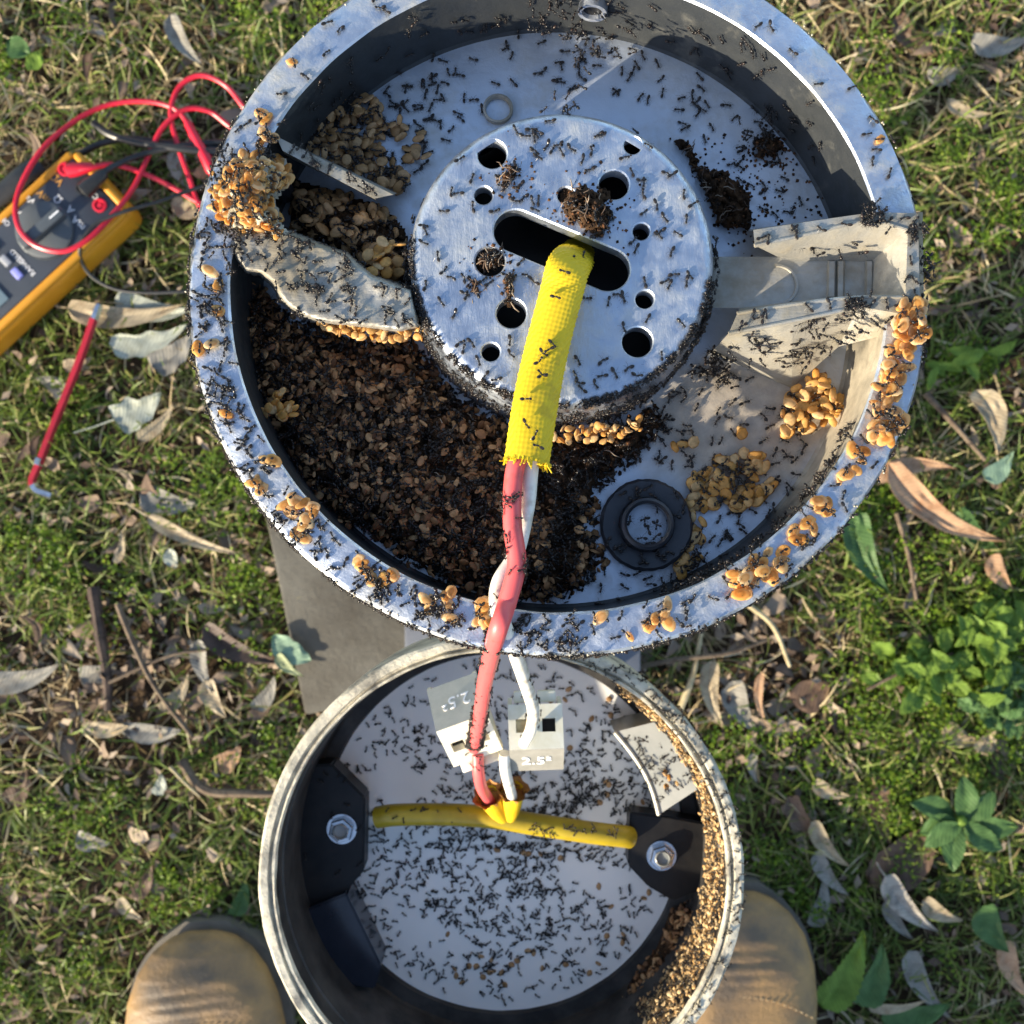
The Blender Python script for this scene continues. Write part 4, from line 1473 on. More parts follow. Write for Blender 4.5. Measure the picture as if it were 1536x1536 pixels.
# soil and brood in the canister's sunny side
Q1 = [(950, 1010), (1000, 1040), (1060, 1120), (1092, 1230), (1094, 1330), (1075, 1430), (1030, 1520), (990, 1560), (880, 1560), (930, 1490), (985, 1420), (1005, 1365), (1060, 1330), (1066, 1240), (1050, 1180), (1006, 1080), (960, 1050)]
heap_can = Heap(Q1, DZ + 0.001, 0.014, 24, 0.19, 0.6, 4, False, 4.0)
hc = heap_can.build('nest_soil', M['soil'])
hc['kind'] = 'stuff'
hc['label'] = 'dark nest soil banked against the sunny wall of the canister'
Q2 = [(560, 1490), (640, 1530), (760, 1545), (880, 1530), (960, 1470), (980, 1560), (800, 1640), (560, 1560)]
h2 = Heap(Q2, DZ + 0.001, 0.007, 20, 0.19, 0.6, 5, False, 9.0)
o = h2.build('nest_soil', M['soil'])
o['kind'] = 'stuff'
o['label'] = 'dark nest soil along the lower edge of the white disc'

# yellow cable across the canister
yz = DZ + 0.022
yc = empty('yellow_cable', loc=G(748, 1228, yz))
tag(yc, 'olive yellow cable lying across the canister with two split branches', 'cable')
yb = G(748, 1228, yz)
path = [p - yb for p in smooth_path([G(566, 1226, yz - .003), G(600, 1222, yz), G(680, 1222, yz + .001), G(745, 1227, yz + .001), G(800, 1236, yz), G(880, 1248, yz), G(930, 1254, yz - .003), G(944, 1256, yz - .006)], 8)]
MB().tube(path, 0.0049, 20).build('sheath', M['yellowcable'], yc)
for a_, b_, cx in (((752, 1224, yz + .005), (733, 1194, yz + .016), 'l'), ((766, 1222, yz + .005), (769, 1186, yz + .017), 'r')):
    pa, pb = G(*a_) - yb, G(*b_) - yb
    pts = [pa.lerp(pb, t) for t in (-0.15, 0.2, 0.5, 0.8, 1.0)]
    bo = MB().tube(pts, [0.0026, 0.0040, 0.0046, 0.0050, 0.0052], 16, caps=False).build('branch_boot', M['yellowboot'], yc)
    tdir = (pb - pa).normalized()
    MB().tube([pa.lerp(pb, 0.85), pb, pb + tdir * 0.0014], [0.0047, 0.0056, 0.0068], 16, caps=False, disp=lambda i, k: 0.14 * math.sin(k * 2.4 + i)).build('frayed_collar', M['rust'], bo)
    MB().lathe([(0.0, 0.0), (0.0048, 0.0)], 16, mat=Matrix.Translation(pa.lerp(pb, 0.8)) @ tdir.to_track_quat('Z', 'Y').to_matrix().to_4x4()).build('filler', M['rust'], bo)

# ================================================================== LAMP HEAD
head = empty('bollard_lamp', HEAD_M)
tag(head, 'large round cast aluminium lamp head lying open and full of ants', 'lamp head')
a_lo = math.atan2(*(hl(1376, 470) - Vector((0, 0, 0))).yx)
a_hi = math.atan2(*(hl(1372, 322) - Vector((0, 0, 0))).yx)
RIM = [(0.0995, -0.026), (0.1018, -0.012), (0.1022, -0.0012), (0.1014, -0.0002), (0.1008, 0.0), (0.0912, 0.0), (0.0906, -0.0006)]
MB().lathe(RIM, 200, a_hi, a_lo + 2 * math.pi, jitter=0.00025).build('rim_flange', M['flange'], head)
MB().lathe([(0.0906, -0.0006), (0.0903, -0.010), (0.0900, -0.022), (0.0890, -0.0255), (0.0880, -0.026)], 200, a_hi, a_lo + 2 * math.pi, jitter=0.0002).build('bowl_wall', M['wall'], head)
MB().lathe([(0.0, -0.026), (0.0881, -0.026)], 128).build('bowl_floor', M['floor'], head)
MB().lathe([(0.0995, -0.026), (0.088, -0.036), (0.05, -0.043), (0.0, -0.045)], 96).build('back_dome', M['cast'], head)
# the stay that carries the open head, behind it
stay_top = HEAD_MI @ Vector((HEAD_C.x + 0.004, HEAD_C.y + 0.02, 0.475))
stay_bot = HEAD_MI @ Vector((HEAD_C.x + 0.004, HEAD_C.y + 0.02, -0.01))
MB().tube([stay_bot, stay_top], 0.010, 20).build('stay', M['steel'], head)

# hub
hubc = hl(843, 384, -0.0008)
HR = 231 * K * (H - 0.5105) * 1.0
HW = -0.0008
fil = [(HR + 0.0012, -0.026), (HR + 0.0006, -0.012), (HR, -0.0040)]
for i in range(1, 8):
    a = math.pi / 2 * i / 7
    fil.append((HR - 0.0036 * (1 - math.cos(a)), HW - 0.0034 + 0.0034 * math.sin(a)))
RF = fil[-1][0]
fil.append((RF - 0.0008, HW - 0.0002))
MB().lathe(fil, 160, mat=Matrix.Translation((hubc.x, hubc.y, 0)), jitter=0.00012).build('hub_wall', M['hub'], head)
HOLES = [(738, 231, 22.5), (725, 293, 14), (735, 392, 22.5), (767, 470, 22.5), (736, 528, 14), (949, 218, 13.5), (921, 277, 23), (849, 293, 13), (962, 347, 13), (967, 449, 14), (956, 513, 23)]
pxr = K * (H - 0.5105)
TH = 0.0046           # hub face thickness
CH = 0.0004           # chamfer round every opening


def circle_loop(cx, cy, r, n, g=0.0):
    return [(cx + (r + g) * math.cos(2 * math.pi * i / n), cy + (r + g) * math.sin(2 * math.pi * i / n)) for i in range(n)]


s0, s1 = hl(773, 346, HW), hl(912, 404, HW)
ax = (s1 - s0).to_2d().normalized()
base_a = math.atan2(ax.y, ax.x)


def slot_loop(g=0.0):
    sr = 33 * pxr + g
    l_ = [(s1.x + sr * math.cos(base_a - math.pi / 2 + math.pi * i / 24), s1.y + sr * math.sin(base_a - math.pi / 2 + math.pi * i / 24)) for i in range(25)]
    return l_ + [(s0.x + sr * math.cos(base_a + math.pi / 2 + math.pi * i / 24), s0.y + sr * math.sin(base_a + math.pi / 2 + math.pi * i / 24)) for i in range(25)]


outer = circle_loop(hubc.x, hubc.y, RF + 0.0001, 160)
opens = []
for x, y, r in HOLES:
    c = hl(x, y, HW)
    opens.append((circle_loop(c.x, c.y, r * pxr, 40, CH), circle_loop(c.x, c.y, r * pxr, 40)))
opens.append((slot_loop(CH), slot_loop()))
cv, ce = [], []
for lp in [outer] + [o_[0] for o_ in opens]:
    b0 = len(cv)
    cv += [Vector((p[0] * 100, p[1] * 100)) for p in lp]
    ce += [(b0 + i, b0 + (i + 1) % len(lp)) for i in range(len(lp))]
from mathutils.geometry import delaunay_2d_cdt
ov, oe, of, _a, _b, _c = delaunay_2d_cdt(cv, ce, [], 0, 1e-6)
ovn = np.array([(v.x / 100, v.y / 100) for v in ov])
cen_t = np.array([ovn[list(f)].mean(0) for f in of])
good = inside(np.array(outer), cen_t)
for big, _s in opens:
    good &= ~inside(np.array(big), cen_t)
mb = MB().add([(p[0], p[1], HW) for p in ovn], [tuple(f) for f, k_ in zip(of, good) if k_])
for big, small in opens:
    n_ = len(big)
    mb.add([(p[0], p[1], HW) for p in big] + [(p[0], p[1], HW - CH) for p in small] + [(p[0], p[1], HW - TH) for p in small],
           [(i, (i + 1) % n_, n_ + (i + 1) % n_, n_ + i) for i in range(n_)] + [(n_ + i, n_ + (i + 1) % n_, 2 * n_ + (i + 1) % n_, 2 * n_ + i) for i in range(n_)])
mb.build('hub_face', M['hub'], head, angle=30)
# dark pan under the hub face
MB().lathe([(0.0, -0.0235), (HR - 0.004, -0.0235), (HR - 0.004, -0.006)], 64, mat=Matrix.Translation((hubc.x, hubc.y, 0))).build('hub_cavity', M['blackplastic'], head)


def hp(p):
    return hl(p[0], p[1], p[2])


# channel arm with cross ridges
WT, WF, WB = 0.0016, -0.010, -0.0256
arm = MB()
ut_o = [(1130, 345, WT), (1222, 331, WT), (1314, 318, WT), (1376, 320, WT)]
ut_i = [(1132, 368, WT), (1216, 350, WT), (1302, 331, WT), (1362, 344, WT)]
uf = [(1166, 385, WF), (1215, 392, WF), (1270, 392, WF), (1306, 393, WF)]
ub = [(1120, 345, WB), (1217, 331, WB), (1300, 320, WB), (1385, 318, WB)]


def strip(mb_, a_, b_, mi=0):
    n_ = len(a_)
    vv = [hp(p) for p in a_] + [hp(p) for p in b_]
    mb_.add(vv, [(i, i + 1, n_ + i + 1, n_ + i) for i in range(n_ - 1)], mi)


strip(arm, ut_o, ut_i)
strip(arm, ut_i, uf)
strip(arm, ub, ut_o)
arm_o = arm.build('arm_rib', M['cast'], head, angle=25)
low = MB()
lt_i = [(1106, 470, WT - .001), (1192, 456, WT), (1282, 446, WT), (1358, 446, WT)]
lt_o = [(1093, 500, WT - .001), (1189, 481, WT), (1288, 460, WT), (1372, 474, WT)]
lf = [(1110, 462, WF), (1192, 452, WF), (1270, 445, WF), (1303, 443, WF)]
lb = [(1066, 530, WB), (1188, 582, WB), (1258, 520, -0.014), (1345, 498, -0.001)]
strip(low, lf, lt_i)
strip(low, lt_i, lt_o)
strip(low, lt_o, lb)
for line in (ut_i, lt_o[:3], lt_i):
    low.tube(smooth_path([hp(p) - Vector((0, 0, 0.00025)) for p in line], 4), 0.0006, 8)
low.build('arm_rib', M['cast'], head, angle=25)
pan = MB()
strip(pan, [(1060, 385, WF), uf[0], uf[1], uf[2], uf[3]], [(1060, 462, WF), lf[0], lf[1], lf[2], lf[3]])
strip(pan, [(1060, 385, WF - .012), (1060, 385, WF)], [(1060, 462, WF - .012), (1060, 462, WF)])
pan.build('arm_pan', M['cast'], head, angle=25)
endw = MB()
strip(endw, [(1306, 393, WF), (1303, 443, WF)], [(1362, 344, WT), (1358, 446, WT)])
strip(endw, [(1362, 344, WT), (1358, 446, WT)], [(1377, 320, WT), (1380, 474, WT)])
strip(endw, [(1377, 320, WT), (1380, 474, WT)], [(1384, 318, -.02), (1386, 474, -.02)])
endw.build('arm_end', M['cast'], head, angle=25)
rg = MB()
for x0, x1 in ((1244, 1252), (1258, 1265), (1301, 1308)):
    rg.prism([hl(x0, 392, WF + .0014), hl(x1, 392, WF + .0014), hl(x1 - 1, 445, WF + .0014), hl(x0 - 1, 445, WF + .0014)],
             [hl(x0 - 4, 390, WF - .0004), hl(x1 + 4, 390, WF - .0004), hl(x1 + 3, 447, WF - .0004), hl(x0 - 5, 447, WF - .0004)])
rg.build('cross_ridges', M['cast'], head, smooth=False)
# round boss in the pan
bc = hl(1165, 428, WF)
MB().lathe([(0.0062, 0.0), (0.0060, 0.0008), (0.0054, 0.0009), (0.0052, 0.0002)], 40, -1.4, 1.6, mat=Matrix.Translation((bc.x, bc.y, WF))).build('boss', M['cast'], head)

# other channel arm: thin upper rib, screw insert, muddy lower wall
rib = MB()
strip(rib, [(414, 204, 0.0004), (500, 248, 0.0), (590, 292, -0.001)], [(424, 226, 0.0004), (492, 262, 0.0), (562, 298, -0.001)])
strip(rib, [(424, 226, 0.0004), (492, 262, 0.0), (562, 298, -0.001)], [(428, 234, -0.020), (500, 268, -0.020), (570, 304, -0.020)])
strip(rib, [(410, 202, -0.022), (504, 246, -0.022), (596, 290, -0.022)], [(414, 204, 0.0004), (500, 248, 0.0), (590, 292, -0.001)])
rib.build('arm_rib', M['cast'], head, angle=25)
ic = hl(428, 290, -0.02)
MB().lathe([(0.0030, 0.0), (0.0030, 0.015), (0.0024, 0.0165), (0.0, 0.0165)] , 24, mat=Matrix.Translation((ic.x, ic.y, -0.02))).build('screw_insert', M['rubber'], head)
MUD = [(342, 350), (395, 340), (436, 344), (478, 362), (522, 378), (560, 410), (620, 432), (632, 492), (600, 500), (540, 492), (480, 486), (446, 474), (420, 452), (408, 428), (390, 413), (368, 410), (350, 388)]
mud = Heap(MUD, -0.026, 0.0262, 6, 0.022, 0.22, 3, True, 2.0, 0.03)
o = mud.build('arm_rib', M['cast'], head)

# small ring and hole fittings of the bowl
rc = hl(747, 166, -0.026)
MB().lathe([(0.0046, 0.0), (0.0046, 0.0016), (0.0040, 0.0018), (0.0036, 0.0002)], 32, mat=Matrix.Translation((rc.x, rc.y, -0.0258))).build('ring_boss', M['cast'], head)
wc = hl(888, 24, -0.016)
wd = Vector((wc.x, wc.y, 0)).normalized()
wm = Matrix.Translation((wd.x * 0.0893, wd.y * 0.0893, -0.014)) @ (-wd).to_track_quat('Z', 'Y').to_matrix().to_4x4()
MB().lathe([(0.0044, -0.001), (0.0044, 0.0016), (0.0032, 0.0016), (0.0030, -0.001)], 28, mat=wm).build('cable_entry', M['flange'], head)
MB().lathe([(0.0031, 0.0002), (0.0, 0.0002)], 20, mat=wm).build('entry_hole', M['blackplastic'], head)

# rubber grommet, loose on the bowl floor
gc_ = hl(970, 787, -0.022)
gm = empty('rubber_grommet', HEAD_M @ Matrix.Translation((gc_.x, gc_.y, -0.0245)))
tag(gm, 'black rubber grommet lying on the lamp head floor near its rim', 'grommet')
gr = 70 * K * (H - 0.497)
MB().lathe([(gr * 0.52, 0.0002), (gr, 0.0004), (gr * 1.0, 0.0022), (gr * 0.94, 0.0030), (gr * 0.60, 0.0022)], 72, jitter=0.0004).build('flat_ring', M['rubber'], gm)
MB().lathe([(gr * 0.60, 0.0010), (gr * 0.56, 0.0050), (gr * 0.50, 0.0054), (gr * 0.44, 0.0046), (gr * 0.45, 0.0006)], 72).build('collar', M['rubber'], gm)

# ================================================================== WIRES
yel = smooth_path([hw(870, 372, -0.018), hw(862, 386, -0.006), hw(852, 402, 0.0045), hw(842, 440, 0.0052), hw(826, 500, 0.0052), hw(812, 560, 0.0055), hw(800, 625, 0.0072), hw(790, 694, 0.0085)], 30)
ny = len(yel)
SEG = 120


def braid(i, k):
    return 0.048 * math.sin(i * 0.95 + k * 2 * math.pi * 15 / SEG) * (0.75 + 0.4 * math.sin(i * 0.95 - k * 2 * math.pi * 15 / SEG)) + 0.02 * math.sin(i * 0.045) + (0.10 * math.sin(k * 1.7) if i > ny - 3 else 0)


ysl = MB().tube(yel, [0.0053 * (0.86 if i < 26 else 1) + 0.0005 * min(1, i / 60) for i in range(ny)], SEG, flat=0.5, disp=braid, caps=False).build('braided_sleeve', M['yellow'], angle=70)
fray = MB()
e0 = yel[-1]
td = (yel[-1] - yel[-4]).normalized()
sdv = td.cross(Vector(HEAD_UP)).normalized()
for i in range(64):
    a_ = random.uniform(0, 2 * math.pi)
    p_ = e0 + sdv * math.cos(a_) * 0.0056 + Vector(HEAD_UP) * math.sin(a_) * 0.0028
    d_ = td * (0.0002 + 0.0017 * random.random() ** 2) + sdv * (math.cos(a_) * random.uniform(-0.0002, 0.0012) + random.uniform(-0.0006, 0.0006))
    fray.tube([p_ - td * 0.0012, p_ + d_ * 0.5, p_ + d_ + Vector(HEAD_UP) * random.uniform(-0.0006, 0.0006)], [0.00026, 0.00024, 0.00016], 5)
fray.build('frayed_end', M['yellow'], ysl)
tag(ysl, 'bright yellow braided sleeve coming out of the hub slot', 'cable sleeve')

pink = smooth_path([hw(800, 640, 0.0065), hw(776, 692, 0.0080), hw(769, 735, 0.0080), hw(769, 790, 0.0085), hw(775, 845, 0.0090), hw(762, 900, 0.0085), hw(744, 955, 0.006), G(728, 1020, 0.468), G(722, 1060, 0.440), G(714, 1108, 0.406), G(711, 1122, 0.398)], 12)
o = MB().tube(pink, [0.0025 - 0.0000 * i for i in range(len(pink))], 18).build('pink_wire', M['pink'])
tag(o, 'thick pink insulated wire swarming with ants, running into a connector', 'wire')
white = smooth_path([hw(806, 640, 0.006), hw(796, 700, 0.0050), hw(790, 760, 0.003), hw(774, 830, 0.002), hw(750, 872, 0.004), hw(746, 905, 0.0046), hw(756, 940, 0.0042), G(770, 972, 0.50), G(790, 1030, 0.462), G(800, 1066, 0.430), G(796, 1095, 0.408), G(786, 1115, 0.396)], 12)
o = MB().tube(white, 0.0022, 18).build('white_wire', M['whitewire'])
tag(o, 'dirty white insulated wire twisted behind the pink wire', 'wire')


# ---- terminal blocks, hanging on the wires over the canister
def quad_plate(root, name, m, c, u, v, su, sv, th, holes=(), bev=0.0006):
    """a plate whose outer face is centred at c, spanned by unit vectors u, v; thickness grows inwards; square holes are real openings"""
    u, v = Vector(u).normalized(), Vector(v).normalized()
    n = u.cross(v).normalized()
    mm_ = Matrix((u, v, n)).transposed().to_4x4()
    mm_.translation = Vector(c)
    xs = sorted({-su / 2, su / 2} | {hx - hs for hx, hy, hs in holes} | {hx + hs for hx, hy, hs in holes})
    ys = sorted({-sv / 2, sv / 2} | {hy - hs for hx, hy, hs in holes} | {hy + hs for hx, hy, hs in holes})
    bm = bmesh.new()
    vt, vb = {}, {}
    for i, x in enumerate(xs):
        for j, y in enumerate(ys):
            vt[i, j] = bm.verts.new((x, y, 0))
            vb[i, j] = bm.verts.new((x, y, -th))
    solid = {}
    for i in range(len(xs) - 1):
        for j in range(len(ys) - 1):
            cx, cy = (xs[i] + xs[i + 1]) / 2, (ys[j] + ys[j + 1]) / 2
            solid[i, j] = not any(abs(cx - hx) < hs and abs(cy - hy) < hs for hx, hy, hs in holes)
    for (i, j), s_ in solid.items():
        if not s_:
            continue
        bm.faces.new((vt[i, j], vt[i + 1, j], vt[i + 1, j + 1], vt[i, j + 1]))
        bm.faces.new((vb[i, j], vb[i, j + 1], vb[i + 1, j + 1], vb[i + 1, j]))
        for (di, dj, a_, b_) in ((-1, 0, (i, j + 1), (i, j)), (1, 0, (i + 1, j), (i + 1, j + 1)), (0, -1, (i, j), (i + 1, j)), (0, 1, (i + 1, j + 1), (i, j + 1))):
            if not solid.get((i + di, j + dj), False):
                bm.faces.new((vt[a_], vb[a_], vb[b_], vt[b_]))
    for vtx in list(bm.verts):
        if not vtx.link_faces:
            bm.verts.remove(vtx)
    if bev:
        ed = [e for e in bm.edges if len(e.link_faces) == 2 and e.calc_face_angle(0) > 0.5]
        bmesh.ops.bevel(bm, geom=ed, offset=bev, segments=2, affect='EDGES')
    bm.verts.index_update()
    mb_ = MB().add([mm_ @ v_.co for v_ in bm.verts], [tuple(v_.index for v_ in f.verts) for f in bm.faces])
    bm.free()
    return mb_.build(name, M[m], root), mm_


def make_terminal(px, py, z, yaw, w, label, mirrored, fs):
    """two clamp faces at right angles (wire face and text face), side cheeks and an inner core"""
    root = empty('terminal_block', Matrix.Translation(G(px, py, z)) @ Matrix.Rotation(yaw, 4, 'Z'))
    tag(root, label, 'terminal block')
    sgn = -1 if mirrored else 1
    a = R(42) if mirrored else R(20)
    # wire face tilts away (+y side) and text face towards (-y side)
    vw = Vector((0, math.cos(a), -math.sin(a) * 0.8)).normalized()
    vt_ = Vector((0, -math.cos(R(48)), -math.sin(R(48)))).normalized()
    hw_, ht_ = 0.0150 * fs, 0.0145 * fs
    x = Vector((1, 0, 0))
    hx = w * 0.24
    cw = vw * hw_ / 2
    holes = [(-hx, 0.0005, 0.0026), (hx, 0.0005, 0.0026)]
    wf, mw_ = quad_plate(root, 'wire_face', 'cream', cw, x, vw, w, hw_, 0.0035, holes)
    ct = vt_ * ht_ / 2
    tf, mt_ = quad_plate(root, 'text_face', 'textface' if mirrored else 'shadetext', ct, -x, vt_, w, ht_, 0.003)
    # inner core behind the faces, seen through the openings
    cen = (vw * hw_ + vt_ * ht_) * 0.5
    core = MB().box((w * 0.96, 0.017, 0.012), Matrix.Translation(cen + Vector((0, 0, -0.0075))), 0, 0.001)
    core.build('core', M['creamdirty'], root)
    for sx in (-1, 1):
        pts = [Vector((sx * w / 2, 0, 0)), Vector((sx * w / 2, 0, 0)) + vw * hw_, Vector((sx * w / 2, (vw * hw_).y, -0.020)), Vector((sx * w / 2, (vt_ * ht_).y, -0.020)), Vector((sx * w / 2, 0, 0)) + vt_ * ht_]
        q = [p - Vector((sx * 0.0016, 0, 0.0006)) for p in pts]
        pts = [p - Vector((0, 0, 0.0006)) for p in pts]
        MB().prism(pts, q).build('cheek', M['cream'], root)
    for h_ in holes:
        p = mw_ @ Vector((h_[0], h_[1], -0.0034))
        MB().box((0.0050, 0.0050, 0.0004), Matrix.Translation(p) @ mw_.to_3x3().to_4x4(), 0).build('clamp_well', M['blackplastic' if h_[0] > 0 else 'creamdirty'], root)
    tm = mt_ @ Matrix.Translation((0.0, 0.0004, 0.00015)) @ Matrix.Rotation(math.pi, 4, 'Z')
    text_mesh('2.5²', 0.0078, M['whiteprint'], root, tm, 0.00022)
    # release tabs on the wire side
    for k in (-1, 1):
        MB().box((w * 0.34, 0.0045, 0.003), Matrix.Translation(vw * (hw_ + 0.0025) + Vector((k * w * 0.22, 0, -0.0032))), 0, 0.0006).build('release_tab', M['cream'], root)
    return root


tA = make_terminal(805, 1124, 0.395, R(2), 0.0212, 'cream terminal block with upright printed text on the white wire', False, 1.15)
tB = make_terminal(692, 1084, 0.400, R(200), 0.0205, 'cream terminal block with upside-down printed text on the pink wire', True, 1.45)
pk = smooth_path([G(716, 1130, .388), G(718, 1160, .384), G(722, 1180, .372), G(731, 1196, yz + .019), G(745, 1216, yz + .008)], 8)
tag(MB().tube(pk, 0.0024, 14).build('pink_wire', M['pink']), 'short pink wire stub between connector and yellow cable', 'wire')
wk = smooth_path([G(757, 1130, .390), G(758, 1155, .386), G(764, 1180, .372), G(768, 1196, yz + .017), G(767, 1214, yz + .008)], 8)
tag(MB().tube(wk, 0.0022, 14).build('white_wire', M['whitewire']), 'short white wire stub between connector and yellow cable', 'wire')

# ================================================================== NEST MATERIAL IN THE LAMP HEAD
MASS = [(350, 412), (384, 420), (412, 452), (446, 480), (520, 500), (618, 505), (660, 560), (720, 610), (800, 650), (900, 640), (985, 600), (1010, 632), (965, 690), (905, 735), (890, 790), (915, 850), (850, 902), (740, 905), (650, 872), (560, 815), (480, 770), (415, 700), (368, 600), (346, 500)]
mass = Heap(MASS, -0.026, 0.0075, 40, 0.55, 0.7, 4, True, 1.0, 0.035)
o = mass.build('nest_soil', M['soil'])
o.matrix_world = HEAD_M
o['kind'] = 'stuff'
o['label'] = 'dark nest soil filling the shaded lower half of the lamp head'
SOILS = [  # ragged clumps
    ([(1002, 205), (1036, 205), (1052, 245), (1096, 258), (1132, 292), (1130, 346), (1078, 346), (1056, 296), (1028, 240)], -0.026, 0.006, 'dark soil clump against the hub side'),
    ([(1128, 205), (1150, 198), (1178, 205), (1184, 225), (1160, 240), (1130, 238)], -0.026, 0.004, 'small dark soil clump on the open lamp head floor'),
    ([(846, 286), (880, 274), (912, 288), (920, 322), (905, 360), (880, 352), (850, 330), (838, 308)], HW, 0.0042, 'brown crumbly debris heap on the hub face by the slot'),
    ([(748, 258), (764, 246), (782, 250), (778, 266), (762, 276), (758, 286), (748, 280)], HW, 0.0025, 'small brown debris flake on the hub face'),
    ([(716, 386), (730, 374), (752, 376), (758, 392), (740, 402), (722, 406)], HW - 0.001, 0.0022, 'brown debris plugging a hub hole'),
    ([(752, 414), (770, 410), (774, 440), (764, 458), (754, 446)], HW, 0.002, 'brown debris strip above a hub hole'),
    ([(704, 420), (714, 418), (722, 434), (716, 442), (706, 434)], HW, 0.002, 'tiny rust coloured chip on the hub face'),
]
soil_heaps = []
for pl, w0, hh, lb_ in SOILS:
    hp_ = Heap(pl, w0, hh, 14, 0.6, 0.6, 3, True, pl[0][0] * 0.1, 0.12)
    o = hp_.build('nest_debris', M['soil'])
    o.matrix_world = HEAD_M
    o['kind'] = 'stuff'
    o['label'] = lb_
    soil_heaps.append(hp_)
# crumbs everywhere there is soil
CR = Base(MB().add([(0.5, 0.1, 0), (-0.1, 0.5, 0.05), (-0.5, -0.1, 0), (0.1, -0.4, 0.1), (0, 0, 0.45), (0.05, 0, -0.3)], [(0, 1, 4), (1, 2, 4), (2, 3, 4), (3, 0, 4), (1, 0, 5), (2, 1, 5), (3, 2, 5), (0, 3, 5)]))
cm = []
for hp_, n, sz in [(mass, 5200, 0.0010), (heap_can, 900, 0.0014), (h2, 400, 0.0014)] + [(h_, int(6 + 0.16 * len(sample_poly(h_.poly, 10)) * 90 * (1 if i < 2 else 0.9)), 0.0011) for i, h_ in enumerate(soil_heaps)]:
    p2 = sample_poly(hp_.poly, n)
    p2 = p2 + RNG.normal(0, 4, p2.shape)
    A = frames(hp_.pos(p2, 0.0001), HEAD_UP if hp_.head else UP, RNG.uniform(0.6, 1.7, n) * sz, jitter=1.2)
    A[:, :3, 1] *= RNG.uniform(0.3, 1.0, n)[:, None]
    cm.append((CR, A))
FIB = Base(MB().tube([(-0.5, 0, 0.05), (-0.2, 0.08, 0.12), (0.2, -0.05, 0.1), (0.5, 0.1, 0.02)], [0.03, 0.045, 0.04, 0.02], 4))
fm = []
for hp_, n in [(h_, 26) for h_ in soil_heaps[2:]] + [(mass, 160), (soil_heaps[0], 30)]:
    p2 = sample_poly(hp_.poly, n) + RNG.normal(0, 5, (n, 2))
    fm.append((FIB, frames(hp_.pos(p2, 0.0004), HEAD_UP, RNG.uniform(0.002, 0.0055, n), jitter=0.9)))
for c_, sp, n in (((1090, 300), 40, 260), ((1155, 220), 24, 120), ((880, 320), 34, 160), ((760, 265), 20, 60), ((735, 395), 20, 50), ((1200, 290), 34, 60)):
    p2 = np.array(c_) + RNG.normal(0, sp, (n, 2))
    w_ = HW if c_[0] < 1000 else -0.0259
    if w_ == HW:
        ok_ = np.ones(n, bool)
        for x_, y_, r_ in HOLES:
            ok_ &= np.hypot(p2[:, 0] - x_, p2[:, 1] - y_) > r_
        a_, b_ = np.array([773, 346.]), np.array([912, 404.])
        t_ = np.clip(((p2 - a_) @ (b_ - a_)) / ((b_ - a_) @ (b_ - a_)), 0, 1)
        ok_ &= np.linalg.norm(p2 - a_ - t_[:, None] * (b_ - a_), axis=1) > 33
        p2 = p2[ok_]
    else:
        p2 = p2[np.hypot(p2[:, 0] - 843, p2[:, 1] - 400) > 236]
    cm.append((CR, frames(place(p2, w_), HEAD_UP, RNG.uniform(0.0004, 0.0015, len(p2)), jitter=1.0)))
o = np_obj('nest_fibres', stamp('nest_fibres', fm, [M['litter']]))
kind(o, 'stuff', 'dry plant fibres mixed into the nest debris')
# scattered grains along rim edges
an = RNG.uniform(0, 2 * np.pi, 700)
rr2 = 0.1016 + RNG.normal(0, 0.0006, 700)
pl = np.stack([rr2 * np.cos(an), rr2 * np.sin(an), -np.abs(RNG.normal(0, 0.002, 700))], 1)
pw = pl @ HEAD_N[:3, :3].T + HEAD_N[:3, 3]
grain = frames(pw, HEAD_UP, RNG.uniform(0.0004, 0.0010, 700), jitter=1.2)
o = np_obj('soil_crumbs', stamp('soil_crumbs', cm, [M['crumb']]))
kind(o, 'stuff', 'loose dark nest crumbs in the lamp head and canister')
an = RNG.uniform(-1.3, 1.5, 500)
rr2 = np.clip(0.097 + RNG.normal(0, 0.0022, 500), 0.0935, 0.0996)
pcan = np.stack([CAN_C.x + rr2 * np.cos(an), CAN_C.y + rr2 * np.sin(an), np.full(500, CAN_Z) - RNG.uniform(0, 0.002, 500)], 1)
o = np_obj('pale_grains', stamp('pale_grains', [(CR, grain), (CR, frames(pcan, UP, RNG.uniform(0.0005, 0.0013, 500), jitter=1.2))], [M['crust']]))
kind(o, 'stuff', 'pale dried mud grains stuck to the rims')

# ================================================================== COCOONS
FL = [(432, 90), (388, 175), (404, 184), (398, 205), (408, 214), (392, 216), (322, 432), (326, 470), (312, 408), (304, 524), (318, 520), (336, 618), (394, 690), (410, 692), (385, 718), (398, 738), (392, 728), (450, 760),
      (438, 742), (432, 768), (440, 800), (456, 786), (462, 770), (548, 855), (560, 866), (575, 872), (542, 846), (585, 862), (640, 914), (652, 902), (668, 898), (676, 908), (720, 912), (728, 924), (734, 936), (718, 930), (725, 902),
      (900, 930), (940, 957), (968, 938), (985, 932), (998, 906), (996, 920), (1004, 934), (978, 944), (1315, 212)]
FL += [(1105, 870), (1120, 852), (1130, 838), (1115, 886), (1134, 866), (1126, 880), (1142, 854), (1100, 858), (1110, 892), (1118, 868), (1128, 852), (1108, 880), (1138, 842), (1150, 868), (1160, 862), (1168, 852), (1176, 842), (1150, 828), (1174, 828),
       (1194, 812), (1206, 806), (1190, 796), (1220, 790), (1212, 778), (1230, 762), (1245, 766), (1226, 754), (1240, 758), (1258, 722), (1268, 710), (1285, 700), (1290, 690), (1282, 676), (1296, 682)]
FL = np.array(FL, float)
